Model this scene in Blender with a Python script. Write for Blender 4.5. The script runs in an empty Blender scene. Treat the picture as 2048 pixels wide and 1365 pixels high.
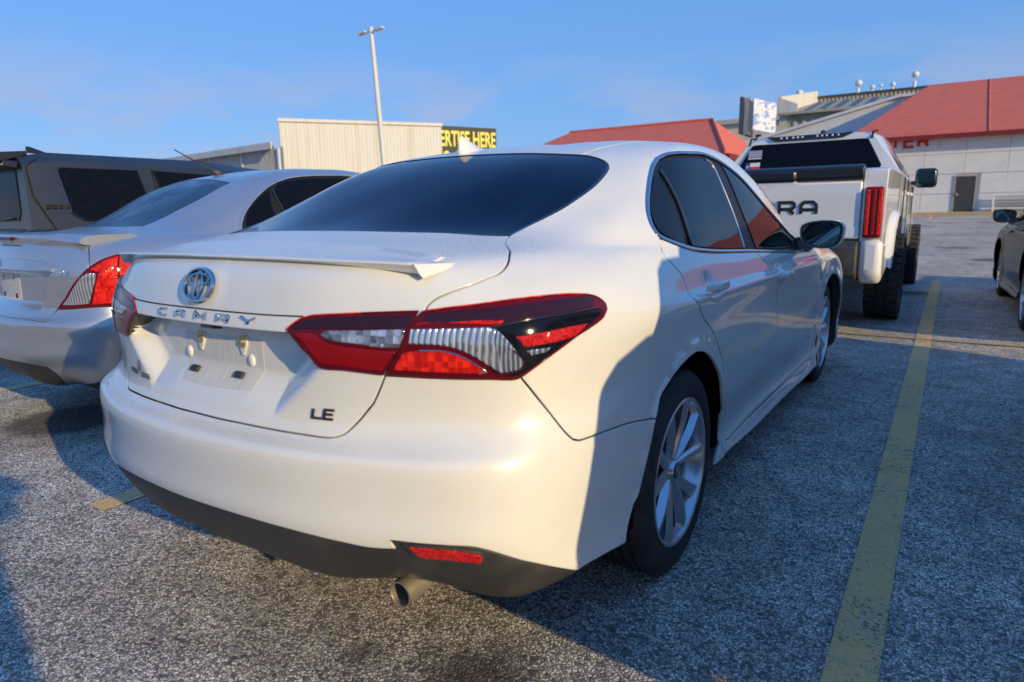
import bpy, math, random
import numpy as np
from mathutils import Vector, Matrix
from mathutils.geometry import delaunay_2d_cdt

scene = bpy.context.scene
COL = scene.collection
random.seed(7)
RNG = np.random.default_rng(7)

# ------------------------------------------------------------------ camera
def cam_axes(yaw, pit, rol):
    f = np.array([math.sin(yaw)*math.cos(pit), math.cos(yaw)*math.cos(pit), math.sin(pit)])
    r = np.array([math.cos(yaw), -math.sin(yaw), 0.]); u = np.cross(r, f)
    return r*math.cos(rol)+u*math.sin(rol), -r*math.sin(rol)+u*math.cos(rol), f
CAM_POS = (1.545121, -0.915293, 1.168286)
cr, cu, cf = cam_axes(-0.580981374, -0.192942758, -0.017773732)
cam = bpy.data.objects.new("camera", bpy.data.cameras.new("camera")); COL.objects.link(cam)
cam.matrix_world = Matrix(((cr[0], cu[0], -cf[0], CAM_POS[0]), (cr[1], cu[1], -cf[1], CAM_POS[1]), (cr[2], cu[2], -cf[2], CAM_POS[2]), (0, 0, 0, 1)))
cam.data.sensor_width = 36; cam.data.lens = 1325.82553*36/2048
cam.data.clip_start = .05; cam.data.clip_end = 4000
cam.data.dof.use_dof = True; cam.data.dof.focus_distance = 2.7; cam.data.dof.aperture_fstop = 3.2
scene.camera = cam

# ------------------------------------------------------------------ sky and sun
SUN_EL, SUN_AZ = math.radians(16), math.radians(16.7)      # azimuth turned from +X towards -Y
SUN = Vector((math.cos(SUN_EL)*math.cos(SUN_AZ), -math.cos(SUN_EL)*math.sin(SUN_AZ), math.sin(SUN_EL)))
world = bpy.data.worlds.new("World"); scene.world = world; world.use_nodes = True
nt = world.node_tree; nt.nodes.clear()
def N_(t, **k):
    n = nt.nodes.new(t)
    for a, b in k.items(): setattr(n, a, b)
    return n
out = N_('ShaderNodeOutputWorld'); bg = N_('ShaderNodeBackground'); sky = N_('ShaderNodeTexSky', sky_type='NISHITA')
sky.sun_disc = False; sky.sun_elevation = SUN_EL; sky.sun_rotation = math.atan2(SUN.x, SUN.y)
sky.air_density = 1.25; sky.dust_density = 0; sky.ozone_density = 3.0
tc = N_('ShaderNodeTexCoord'); mp = N_('ShaderNodeMapping'); mp.inputs['Scale'].default_value = (1, 1, 3.2)
no = N_('ShaderNodeTexNoise'); no.inputs['Scale'].default_value = 4.2; no.inputs['Detail'].default_value = 8; no.inputs['Roughness'].default_value = .58
rp = N_('ShaderNodeValToRGB'); rp.color_ramp.elements[0].position = .43; rp.color_ramp.elements[1].position = .57
sx = N_('ShaderNodeSeparateXYZ'); mr = N_('ShaderNodeMapRange'); mr.inputs['From Min'].default_value = .22; mr.inputs['From Max'].default_value = .04
mu = N_('ShaderNodeMath', operation='MULTIPLY'); mu2 = N_('ShaderNodeMath', operation='MULTIPLY'); mu2.inputs[1].default_value = .95
gr = N_('ShaderNodeMixRGB', blend_type='MULTIPLY'); gr.inputs['Fac'].default_value = 1; gr.inputs['Color2'].default_value = (.50, .52, .80, 1)
mx = N_('ShaderNodeMixRGB'); mx.inputs['Color2'].default_value = (2.5, 2.55, 3.3, 1)
L_ = nt.links.new
L_(tc.outputs['Generated'], mp.inputs['Vector']); L_(mp.outputs[0], no.inputs['Vector']); L_(no.outputs['Fac'], rp.inputs[0])
L_(tc.outputs['Generated'], sx.inputs[0]); L_(sx.outputs['Z'], mr.inputs['Value']); L_(rp.outputs[0], mu.inputs[0]); L_(mr.outputs[0], mu.inputs[1])
L_(mu.outputs[0], mu2.inputs[0]); L_(mu2.outputs[0], mx.inputs['Fac']); L_(sky.outputs[0], gr.inputs['Color1']); bl = N_('ShaderNodeMixRGB'); bl.inputs['Fac'].default_value = .72; gd = N_('ShaderNodeMixRGB'); gd.inputs['Color1'].default_value = (.98, 2.36, 4.45, 1); gd.inputs['Color2'].default_value = (.50, 1.75, 4.9, 1); gm = N_('ShaderNodeMapRange'); gm.inputs['From Min'].default_value = .02; gm.inputs['From Max'].default_value = .75; L_(sx.outputs['Z'], gm.inputs['Value']); L_(gm.outputs[0], gd.inputs['Fac']); L_(gd.outputs[0], bl.inputs['Color2']); L_(gr.outputs[0], bl.inputs['Color1']); L_(bl.outputs[0], mx.inputs['Color1']); L_(mx.outputs[0], bg.inputs['Color'])
bg.inputs['Strength'].default_value = .15
L_(bg.outputs[0], out.inputs[0])
sl = bpy.data.lights.new("sun", 'SUN'); so = bpy.data.objects.new("sun", sl); COL.objects.link(so)
sl.energy = 3.5; sl.angle = math.radians(.53); sl.color = (1, .80, .45)
so.rotation_euler = SUN.to_track_quat('Z', 'Y').to_euler()
scene.view_settings.view_transform = 'Standard'; scene.view_settings.look = 'None'
scene.view_settings.exposure = 0.36; scene.view_settings.gamma = 1; scene.view_settings.use_curve_mapping = False
scene.render.engine = 'CYCLES'
scene.cycles.max_bounces = 8

# ------------------------------------------------------------------ materials
MATS = {}
def mat(name, color=(.5, .5, .5), rough=.5, metal=0., coat=0., coatr=.03, ior=1.5, spec=.5, emit=None, trans=0., alpha=1.):
    m = bpy.data.materials.new(name); m.use_nodes = True; MATS[name] = m
    b = m.node_tree.nodes['Principled BSDF']; I = b.inputs
    I['Base Color'].default_value = (*color, 1); I['Roughness'].default_value = rough; I['Metallic'].default_value = metal
    I['Coat Weight'].default_value = coat; I['Coat Roughness'].default_value = coatr; I['IOR'].default_value = ior
    I['Specular IOR Level'].default_value = spec; I['Transmission Weight'].default_value = trans
    return m
class NB:
    """small node builder on a material"""
    def __init__(s, m): s.m = m; s.t = m.node_tree; s.b = s.t.nodes['Principled BSDF']
    def n(s, t, **k):
        x = s.t.nodes.new(t)
        ins = k.pop('ins', {})
        for a, b in k.items(): setattr(x, a, b)
        for a, b in ins.items():
            if hasattr(b, 'is_output') or isinstance(b, bpy.types.NodeSocket): s.t.links.new(b, x.inputs[a])
            else: x.inputs[a].default_value = b
        return x
    def link(s, a, b): s.t.links.new(a, b)
    def noise(s, scale, detail=3, rough=.55, vec=None, out='Fac'):
        x = s.n('ShaderNodeTexNoise', ins={'Scale': scale, 'Detail': detail, 'Roughness': rough})
        if vec is not None: s.link(vec, x.inputs['Vector'])
        return x.outputs[out]
    def ramp(s, fac, stops):
        r = s.n('ShaderNodeValToRGB'); s.link(fac, r.inputs[0]); e = r.color_ramp.elements
        while len(e) < len(stops): e.new(.5)
        for i, (p, c) in enumerate(stops):
            e[i].position = p; e[i].color = (*c, 1) if len(c) == 3 else c
        return r.outputs[0]
    def g(s, fac, a, b, c0=0., c1=1.):
        x = s.n('ShaderNodeMapRange', ins={'Value': fac, 'From Min': a, 'From Max': b, 'To Min': c0, 'To Max': c1}); return x.outputs[0]
    def math(s, op, a, b=None):
        x = s.n('ShaderNodeMath', operation=op)
        for i, v in enumerate((a, b)):
            if v is None: continue
            if isinstance(v, (int, float)): x.inputs[i].default_value = v
            else: s.link(v, x.inputs[i])
        return x.outputs[0]
    def mix(s, fac, a, b):
        x = s.n('ShaderNodeMixRGB')
        for i, v in enumerate((fac, a, b)):
            if isinstance(v, (int, float)): x.inputs[i].default_value = v
            elif isinstance(v, tuple): x.inputs[i].default_value = (*v, 1)
            else: s.link(v, x.inputs[i])
        return x.outputs[0]
    def bump(s, h, strength=.2, dist=.01, prev=None):
        x = s.n('ShaderNodeBump', ins={'Strength': strength, 'Distance': dist, 'Height': h})
        if prev is not None: s.link(prev, x.inputs['Normal'])
        return x.outputs[0]
    def obj(s): return s.n('ShaderNodeTexCoord').outputs['Object']
    def set(s, k, v): s.link(v, s.b.inputs[k])

def paint(name, col, dirt=(.30, .25, .19), dirtamt=.35, dew=True, metal=0., rough=.32, coat=1.):
    m = mat(name, col, rough, metal, coat=coat, coatr=.025); m.node_tree.nodes['Principled BSDF'].inputs['Coat IOR'].default_value = 1.6 if coat == 1 else 1.4; b = NB(m); o = b.obj()
    sp = b.noise(420, 2, .6, o); sp2 = b.noise(7, 4, .6, o); st = b.noise(60, 3, .6, o)
    f = b.math('MULTIPLY', b.g(sp, .62, .70), b.g(sp2, .30, .6)); f = b.math('MULTIPLY', f, dirtamt)
    film = b.math('MULTIPLY', b.g(b.noise(2.2, 5, .65, o), .42, .72), .10*dirtamt/.35)
    c = b.mix(film, col, dirt); c = b.mix(f, c, tuple(x*.5 for x in dirt))
    b.set('Base Color', c)
    n1 = b.bump(st, .006, .003); n1 = b.bump(b.noise(900, 1, .5, o), .012, .0006, n1)
    if dew:                                        # dew beads lying on upward faces
        geo = b.n('ShaderNodeNewGeometry'); z = b.n('ShaderNodeSeparateXYZ', ins={0: geo.outputs['True Normal']}).outputs['Z']
        k = b.g(z, .90, .97)
        d = b.n('ShaderNodeTexVoronoi', ins={'Scale': 210., 'Randomness': 1.}); b.link(o, d.inputs['Vector'])
        h = b.g(d.outputs['Distance'], .15, .55, 1, 0); h = b.math('MULTIPLY', h, k)
        n1 = b.bump(h, .55, .0016, n1)
        b.set('Coat Normal', n1); b.set('Normal', n1)
        b.set('Coat Roughness', b.g(k, 0, 1, .035, .16))
    else:
        b.set('Coat Normal', n1)
    return m
def build_mats():
    paint('white_paint', (.76, .73, .66))
    paint('silver_paint', (.47, .48, .50), dirtamt=.3, metal=.75, rough=.33)
    paint('taupe_paint', (.015, .020, .031), dirt=(.10, .09, .08), dirtamt=.2, metal=.1, rough=.4, coat=.6)
    paint('charcoal_paint', (.012, .0105, .0095), dirtamt=.3, metal=0, rough=.5, coat=.3)
    paint('truck_paint', (.78, .765, .74), dirtamt=.2)
    # tinted glass with dust
    for nm, tint, dust in (('rear_glass', (.002, .008, .030), .014), ('side_glass', (.004, .005, .008), .012), ('pale_glass', (.05, .09, .10), .02)):
        m = mat(nm, tint, .015, 0, ior=1.30, spec=.3); b = NB(m); o = b.obj()
        d = b.g(b.noise(26, 6, .7, o), .52, .72); d2 = b.g(b.noise(380, 2, .6, o), .66, .74)
        f = b.math('MULTIPLY', b.math('MAXIMUM', b.math('MULTIPLY', d, .6), d2), dust)
        b.set('Base Color', b.mix(f, tint, (.55, .55, .55))); b.set('Roughness', b.g(b.math('MAXIMUM', d, d2), 0, 1, .015, .015+dust*1.6))
    m = mat('dewy_glass', (.02, .05, .09), .25, 0, ior=1.5, spec=.7); b = NB(m); o = b.obj()
    b.set('Roughness', b.g(b.noise(9, 4, .6, o), .35, .65, .16, .42)); b.set('Normal', b.bump(b.noise(300, 2, .6, o), .25, .001))
    mat('black_trim', (.012, .012, .013), .28, 0, coat=.3)
    mat('frame_black', (.012, .012, .014), .45, spec=.25)
    mat('gap_black', (.006, .006, .006), .9)
    mat('cavity', (.004, .004, .004), 1., spec=.1)
    m = mat('black_plastic', (.035, .034, .033), .55); b = NB(m); o = b.obj()
    d = b.g(b.noise(5, 5, .65, o), .42, .75); s = b.g(b.noise(300, 2, .6, o), .62, .75)
    b.set('Base Color', b.mix(b.math('MAXIMUM', b.math('MULTIPLY', d, .35), b.math('MULTIPLY', s, .5)), (.026, .026, .027), (.15, .125, .095)))
    b.set('Normal', b.bump(b.noise(1300, 2, .5, o), .25, .0005)); b.set('Roughness', b.g(d, 0, 1, .42, .68))
    mat('chrome', (.50, .51, .53), .06, 1.)
    mat('chrome_dark', (.10, .10, .11), .12, .9, coat=.6)
    m = mat('alloy', (.55, .56, .58), .24, .85, coat=.6, coatr=.08)
    mat('alloy_dark', (.05, .05, .055), .5, .4)
    m = mat('rubber', (.018, .018, .019), .72); b = NB(m); o = b.obj()
    b.set('Base Color', b.mix(b.g(b.noise(14, 5, .65, o), .45, .75), (.016, .016, .017), (.05, .045, .04)))
    b.set('Normal', b.bump(b.noise(220, 3, .6, o), .15, .002))
    m = mat('steel', (.42, .36, .29), .42, .75); b = NB(m); b.set('Base Color', b.mix(b.noise(30, 4, .6, b.obj()), (.60, .52, .42), (.34, .27, .20)))
    mat('cast_iron', (.08, .06, .05), .7, .6)
    # lamps
    def lens(nm, c, bumpscale=None, rough=.12, metal=0., st=.5, c2=None, lines=None):
        m = mat(nm, c, rough, metal, coat=.25, coatr=.02, spec=.25); m.node_tree.nodes['Principled BSDF'].inputs['IOR'].default_value = 1.33; b = NB(m); o = b.obj()
        if bumpscale:
            v = b.n('ShaderNodeTexVoronoi', feature='F1', distance='CHEBYCHEV', ins={'Scale': bumpscale, 'Randomness': .15}); b.link(o, v.inputs['Vector'])
            b.set('Normal', b.bump(v.outputs['Distance'], st, .004))
            if c2: b.set('Base Color', b.mix(b.g(v.outputs['Color'], .2, .8), c, c2))
        elif lines:
            w = b.n('ShaderNodeTexWave', bands_direction=lines[0], ins={'Scale': lines[1], 'Distortion': .6, 'Detail': 1.}); b.link(o, w.inputs['Vector'])
            b.set('Normal', b.bump(w.outputs['Fac'], st, .003))
            if c2: b.set('Base Color', b.mix(w.outputs['Fac'], c, c2))
        m2 = m.node_tree
        return m
    lens('lens_red', (.17, .003, .006), None, .2, lines=('Z', 60), st=.15, c2=(.30, .005, .008))
    lens('lens_red_dark', (.10, .004, .008), None, .15)
    lens('lens_red_bright', (.40, .008, .006), 75, .15, st=.55, c2=(.80, .028, .015))
    lens('lens_smoke', (.030, .010, .022), None, .1)
    lens('lens_black', (.006, .007, .011), None, .1)
    lens('lens_clear', (.30, .31, .34), None, .10, .75, st=.9, lines=('X', 26), c2=(.88, .89, .92))
    lens('lens_ribbed', (.16, .17, .20), None, .1, .75, st=1., lines=('X', 42), c2=(.85, .87, .9))
    lens('lens_frost', (.16, .15, .17), 62, .1, .65, st=.9, c2=(.70, .69, .70))
    m = lens('reflector_red', (.35, .006, .01), 160, .15, st=.6, c2=(.60, .02, .02))
    mat('amber', (.5, .12, .03), .2, coat=1.)
    mat('gold_zinc', (.62, .50, .20), .38, .8)
    mat('mirror_glass', (.16, .24, .27), .03, 1.)
    mat('grey_print', (.11, .11, .11), .5)
    mat('badge_black', (.02, .02, .022), .3, coat=.6)
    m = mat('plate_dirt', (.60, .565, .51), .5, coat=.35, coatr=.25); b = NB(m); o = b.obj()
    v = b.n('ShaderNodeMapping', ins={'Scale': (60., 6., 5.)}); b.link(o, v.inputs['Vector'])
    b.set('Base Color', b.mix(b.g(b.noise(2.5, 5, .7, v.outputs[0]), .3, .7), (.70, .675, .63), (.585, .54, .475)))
    mat('dirt_film', (.42, .38, .32), .7)

# ------------------------------------------------------------------ object helpers
def link(o, parent=None, **props):
    COL.objects.link(o)
    if parent is not None: o.parent = parent
    for k, v in props.items(): o[k] = v
    return o
def empty(name, loc=(0, 0, 0), rz=0, **props):
    o = bpy.data.objects.new(name, None); o.location = loc; o.rotation_euler = (0, 0, rz); o.empty_display_size = .2
    return link(o, **props)
def mesh_obj(name, V, F, m, parent=None, normals=None, smooth=False, auto=None, **props):
    me = bpy.data.meshes.new(name)
    me.from_pydata([tuple(map(float, v)) for v in V], [], [tuple(map(int, f)) for f in F])
    if m is not None: me.materials.append(MATS[m] if isinstance(m, str) else m)
    if normals is not None:
        me.shade_smooth(); me.normals_split_custom_set_from_vertices([tuple(map(float, n)) for n in normals])
    elif smooth: me.shade_smooth()
    if auto is not None:
        me.shade_smooth(); me.set_sharp_from_angle(angle=math.radians(auto))
    o = bpy.data.objects.new(name, me)
    return link(o, parent, **props)
class MB:
    """collects shapes into one mesh"""
    def __init__(s): s.V = []; s.F = []
    def add(s, V, F):
        k = len(s.V); s.V += [tuple(map(float, v)) for v in V]; s.F += [tuple(i+k for i in f) for f in F]; return s
    def box(s, a, b, bev=0.):
        x0, y0, z0 = a; x1, y1, z1 = b
        if bev <= 0:
            V = [(x0,y0,z0),(x1,y0,z0),(x1,y1,z0),(x0,y1,z0),(x0,y0,z1),(x1,y0,z1),(x1,y1,z1),(x0,y1,z1)]
            return s.add(V, [(0,3,2,1),(4,5,6,7),(0,1,5,4),(1,2,6,5),(2,3,7,6),(3,0,4,7)])
        c = [(x0+x1)/2, (y0+y1)/2, (z0+z1)/2]; h = [abs(x1-x0)/2, abs(y1-y0)/2, abs(z1-z0)/2]; g = min(bev, *h)
        V = []; idx = {}
        for sx_ in (-1, 1):
            for sy in (-1, 1):
                for sz in (-1, 1):
                    for k in range(3):
                        d = [h[0], h[1], h[2]]
                        for j in range(3):
                            if j != k: d[j] -= g
                        idx[(sx_, sy, sz, k)] = len(V); V.append((c[0]+sx_*d[0], c[1]+sy*d[1], c[2]+sz*d[2]))
        F = []
        S = (-1, 1)
        for k in range(3):
            a_, b_ = (k+1) % 3, (k+2) % 3
            for sg in S:
                q = []
                for p, r in ((-1, -1), (1, -1), (1, 1), (-1, 1)):
                    t = [0, 0, 0]; t[k] = sg; t[a_] = p; t[b_] = r; q.append(idx[(*t, k)])
                F.append(tuple(q) if sg > 0 else tuple(q[::-1]))
        for k in range(3):                             # edges along axis k
            a_, b_ = (k+1) % 3, (k+2) % 3
            for p in S:
                for r in S:
                    t0 = [0, 0, 0]; t0[k] = -1; t0[a_] = p; t0[b_] = r; t1 = list(t0); t1[k] = 1
                    q = [idx[(*t0, a_)], idx[(*t1, a_)], idx[(*t1, b_)], idx[(*t0, b_)]]
                    F.append(tuple(q[::-1]) if p*r > 0 else tuple(q))
        for p in S:
            for q_ in S:
                for r in S:
                    t = [idx[(p, q_, r, 0)], idx[(p, q_, r, 1)], idx[(p, q_, r, 2)]]
                    F.append(tuple(t) if p*q_*r > 0 else tuple(t[::-1]))
        return s.add(V, F)
    def prism(s, poly, h0, h1, fr=None):
        """2D polygon (ccw) extruded from h0 to h1 in frame fr=(origin,ex,ey,ez)"""
        n = len(poly); o, ex, ey, ez = fr if fr is not None else (np.zeros(3), np.array([1,0,0]), np.array([0,1,0]), np.array([0,0,1]))
        V = [o+ex*p[0]+ey*p[1]+ez*h0 for p in poly]+[o+ex*p[0]+ey*p[1]+ez*h1 for p in poly]
        F = [tuple(range(n))[::-1], tuple(range(n, 2*n))]+[(i, (i+1) % n, n+(i+1) % n, n+i) for i in range(n)]
        return s.add(V, F)
    def tube(s, P, r, n=8, closed=False, cap=True):
        P = np.array(P, float); m = len(P); rr = np.broadcast_to(np.asarray(r, float), (m,))
        T = np.gradient(P, axis=0) if not closed else np.roll(P, -1, 0)-np.roll(P, 1, 0)
        T /= np.maximum(np.linalg.norm(T, axis=1, keepdims=True), 1e-9)
        up = np.array([0, 0, 1.]); 
        if abs(T[0]@up) > .9: up = np.array([1., 0, 0])
        V = []; a = up-T[0]*(up@T[0]); a /= np.linalg.norm(a)
        for i in range(m):
            a = a-T[i]*(a@T[i]); a /= max(np.linalg.norm(a), 1e-9); b = np.cross(T[i], a)
            for k in range(n):
                t = 2*math.pi*k/n; V.append(P[i]+rr[i]*(a*math.cos(t)+b*math.sin(t)))
        F = []
        for i in range(m if closed else m-1):
            j = (i+1) % m
            for k in range(n): F.append((i*n+k, i*n+(k+1) % n, j*n+(k+1) % n, j*n+k))
        if not closed and cap: F.append(tuple(range(n))[::-1]); F.append(tuple(range((m-1)*n, m*n)))
        return s.add(V, F)
    def lathe(s, prof, n=48, axis='x', c=(0, 0, 0)):
        """prof: (radius, height along axis)"""
        V = []; m = len(prof)
        for k in range(n):
            t = 2*math.pi*k/n; ct, st = math.cos(t), math.sin(t)
            for r, h in prof:
                V.append((c[0]+h, c[1]+r*ct, c[2]+r*st) if axis == 'x' else ((c[0]+r*ct, c[1]+r*st, c[2]+h) if axis == 'z' else (c[0]+r*st, c[1]+h, c[2]+r*ct)))
        F = [(k*m+i, ((k+1) % n)*m+i, ((k+1) % n)*m+i+1, k*m+i+1) for k in range(n) for i in range(m-1)]
        return s.add(V, F)
    def grid(s, P):
        P = np.asarray(P); a, b = P.shape[:2]
        return s.add(P.reshape(-1, 3), [(i*b+j, (i+1)*b+j, (i+1)*b+j+1, i*b+j+1) for i in range(a-1) for j in range(b-1)])
    def quad(s, a, b, c, d): return s.add([a, b, c, d], [(0, 1, 2, 3)])
    def xf(s, M):
        s.V = [tuple(M @ Vector(v)) for v in s.V]; return s
    def obj(s, name, m, parent=None, smooth=False, auto=None, **p): return mesh_obj(name, s.V, s.F, m, parent, None, smooth, auto, **p)
def copy_tree(o, parent=None):
    c = o.copy(); COL.objects.link(c); c.parent = parent
    for ch in [x for x in o.children]: copy_tree(ch, c)
    return c
def tag(o, label=None, category=None, group=None, kind=None):
    for k, v in (('label', label), ('category', category), ('group', group), ('kind', kind)):
        if v: o[k] = v
    return o
def ribbon(P, w, closed=False):
    """mitred outline polygon of a 2D polyline"""
    P = [np.array(p, float) for p in P]; n = len(P); L = []; R = []
    for i in range(n):
        d0 = P[i]-P[i-1] if (i > 0 or closed) else P[i+1]-P[i]; d1 = P[(i+1) % n]-P[i] if (i < n-1 or closed) else d0
        d0 = d0/np.linalg.norm(d0); d1 = d1/np.linalg.norm(d1); n0 = np.array([-d0[1], d0[0]]); n1 = np.array([-d1[1], d1[0]])
        m = n0+n1; m = m/max(np.linalg.norm(m), .3); k = min(1/max(m@n0, .45), 1.8); L.append(P[i]+m*w/2*k); R.append(P[i]-m*w/2*k)
    return R+L[::-1]
LET = dict(C=[[(1,1),(.18,1),(0,.82),(0,.18),(.18,0),(1,0)]], A=[[(0,0),(0,.72),(.22,1),(.78,1),(1,.72),(1,0)],[(0,.36),(1,.36)]], M=[[(0,0),(0,1),(.5,.35),(1,1),(1,0)]],
 R=[[(0,0),(0,1),(.85,1),(1,.85),(1,.58),(.85,.42),(.05,.42)],[(.62,.42),(1,0)]], Y=[[(0,1),(.5,.48),(1,1)],[(.5,.5),(.5,0)]], L=[[(0,1),(0,0),(1,0)]], E=[[(1,1),(0,1),(0,0),(1,0)],[(0,.5),(.9,.5)]],
 S=[[(1,1),(.12,1),(0,.88),(0,.6),(.12,.5),(.88,.5),(1,.4),(1,.12),(.88,0),(0,0)]], V=[[(0,1),(.5,0),(1,1)]], T=[[(0,1),(1,1)],[(.5,1),(.5,0)]], N=[[(0,0),(0,1),(1,0),(1,1)]],
 U=[[(0,1),(0,.15),(.15,0),(.85,0),(1,.15),(1,1)]], D=[[(0,0),(0,1),(.8,1),(1,.8),(1,.2),(.8,0),(0,0)]], H=[[(0,0),(0,1)],[(1,0),(1,1)],[(0,.5),(1,.5)]], I=[[(.5,0),(.5,1)]])
def letter(mb, ch, w, h, sw, fr, t=.004, slant=0., thick0=0., taper=.7):
    o, ex, ey, ez = fr
    for k, pl in enumerate(LET[ch]):
        Q = [(p[0]*w+slant*p[1]*h, p[1]*h) for p in pl]
        closed = Q[0] == Q[-1]
        if closed: Q = Q[:-1]
        a = ribbon(Q, sw, closed); b = ribbon(Q, sw*taper, closed); tt = t-k*.0004; n = len(a)
        V = [o+ex*p[0]+ey*p[1]+ez*thick0 for p in a]+[o+ex*p[0]+ey*p[1]+ez*tt for p in b]
        m = n//2; F = []
        segs = m if closed else m-1
        for i in range(segs):
            j = (i+1) % m; i2, j2 = n-1-i, n-1-j
            F += [(n+i, n+j, n+j2, n+i2), (i, j, n+j, n+i), (j2, i2, n+i2, n+j2)]
        if not closed: F += [(n-1, 0, n, 2*n-1), (m-1, m, n+m, n+m-1)]
        mb.add(V, F)
def text_obj(name, s, size, fr, m, parent=None, extrude=.002, sx=1., bold=0., **p):
    cu_ = bpy.data.curves.new(name, 'FONT'); cu_.body = s; cu_.size = size; cu_.extrude = extrude; cu_.align_x = 'CENTER'; cu_.align_y = 'CENTER'; cu_.offset = bold
    tmp = bpy.data.objects.new('tmp', cu_); COL.objects.link(tmp)
    dg = bpy.context.evaluated_depsgraph_get(); me = bpy.data.meshes.new_from_object(tmp.evaluated_get(dg)); bpy.data.objects.remove(tmp)
    o_, ex, ey, ez = fr
    M = Matrix(((ex[0]*sx, ey[0], ez[0], o_[0]), (ex[1]*sx, ey[1], ez[1], o_[1]), (ex[2]*sx, ey[2], ez[2], o_[2]), (0, 0, 0, 1)))
    me.transform(M); me.materials.clear(); me.materials.append(MATS[m]); me.name = name
    ob = bpy.data.objects.new(name, me); return link(ob, parent, **p)

# ------------------------------------------------------------------ panels cut from a shell
def resample(poly, step, corner=40.):
    P = [np.array(p[:2], float) for p in poly]; n = len(P)
    Q = [P[i] for i in range(n) if np.linalg.norm(P[i]-P[i-1]) > 1e-4]; P = Q; n = len(P)
    isc = []
    for i in range(n):
        a = P[i]-P[i-1]; b = P[(i+1) % n]-P[i]; c = (a@b)/(np.linalg.norm(a)*np.linalg.norm(b))
        isc.append(c < math.cos(math.radians(corner)))
    out_ = []
    for i in range(n):
        p1, p2 = P[i], P[(i+1) % n]; L = np.linalg.norm(p2-p1)
        p0 = P[i-1] if not isc[i] else p1-(p2-p1); p3 = P[(i+2) % n] if not isc[(i+1) % n] else p2+(p2-p1)
        t0 = (p2-p0)/max(np.linalg.norm(p2-p0), 1e-9)*L; t1 = (p3-p1)/max(np.linalg.norm(p3-p1), 1e-9)*L
        m = max(1, int(round(L/step)))
        for k in range(m):
            t = k/m; out_.append((2*t**3-3*t**2+1)*p1+(t**3-2*t**2+t)*t0+(-2*t**3+3*t**2)*p2+(t**3-t**2)*t1)
    return np.array(out_)
def inside(poly, X):
    x, y = X[:, 0], X[:, 1]; r = np.zeros(len(X), bool); n = len(poly)
    for i in range(n):
        x1, y1 = poly[i-1]; x2, y2 = poly[i]
        if y1 == y2: continue
        c = ((y1 > y) != (y2 > y)) & (x < (x2-x1)*(y-y1)/(y2-y1)+x1); r ^= c
    return r
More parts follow.
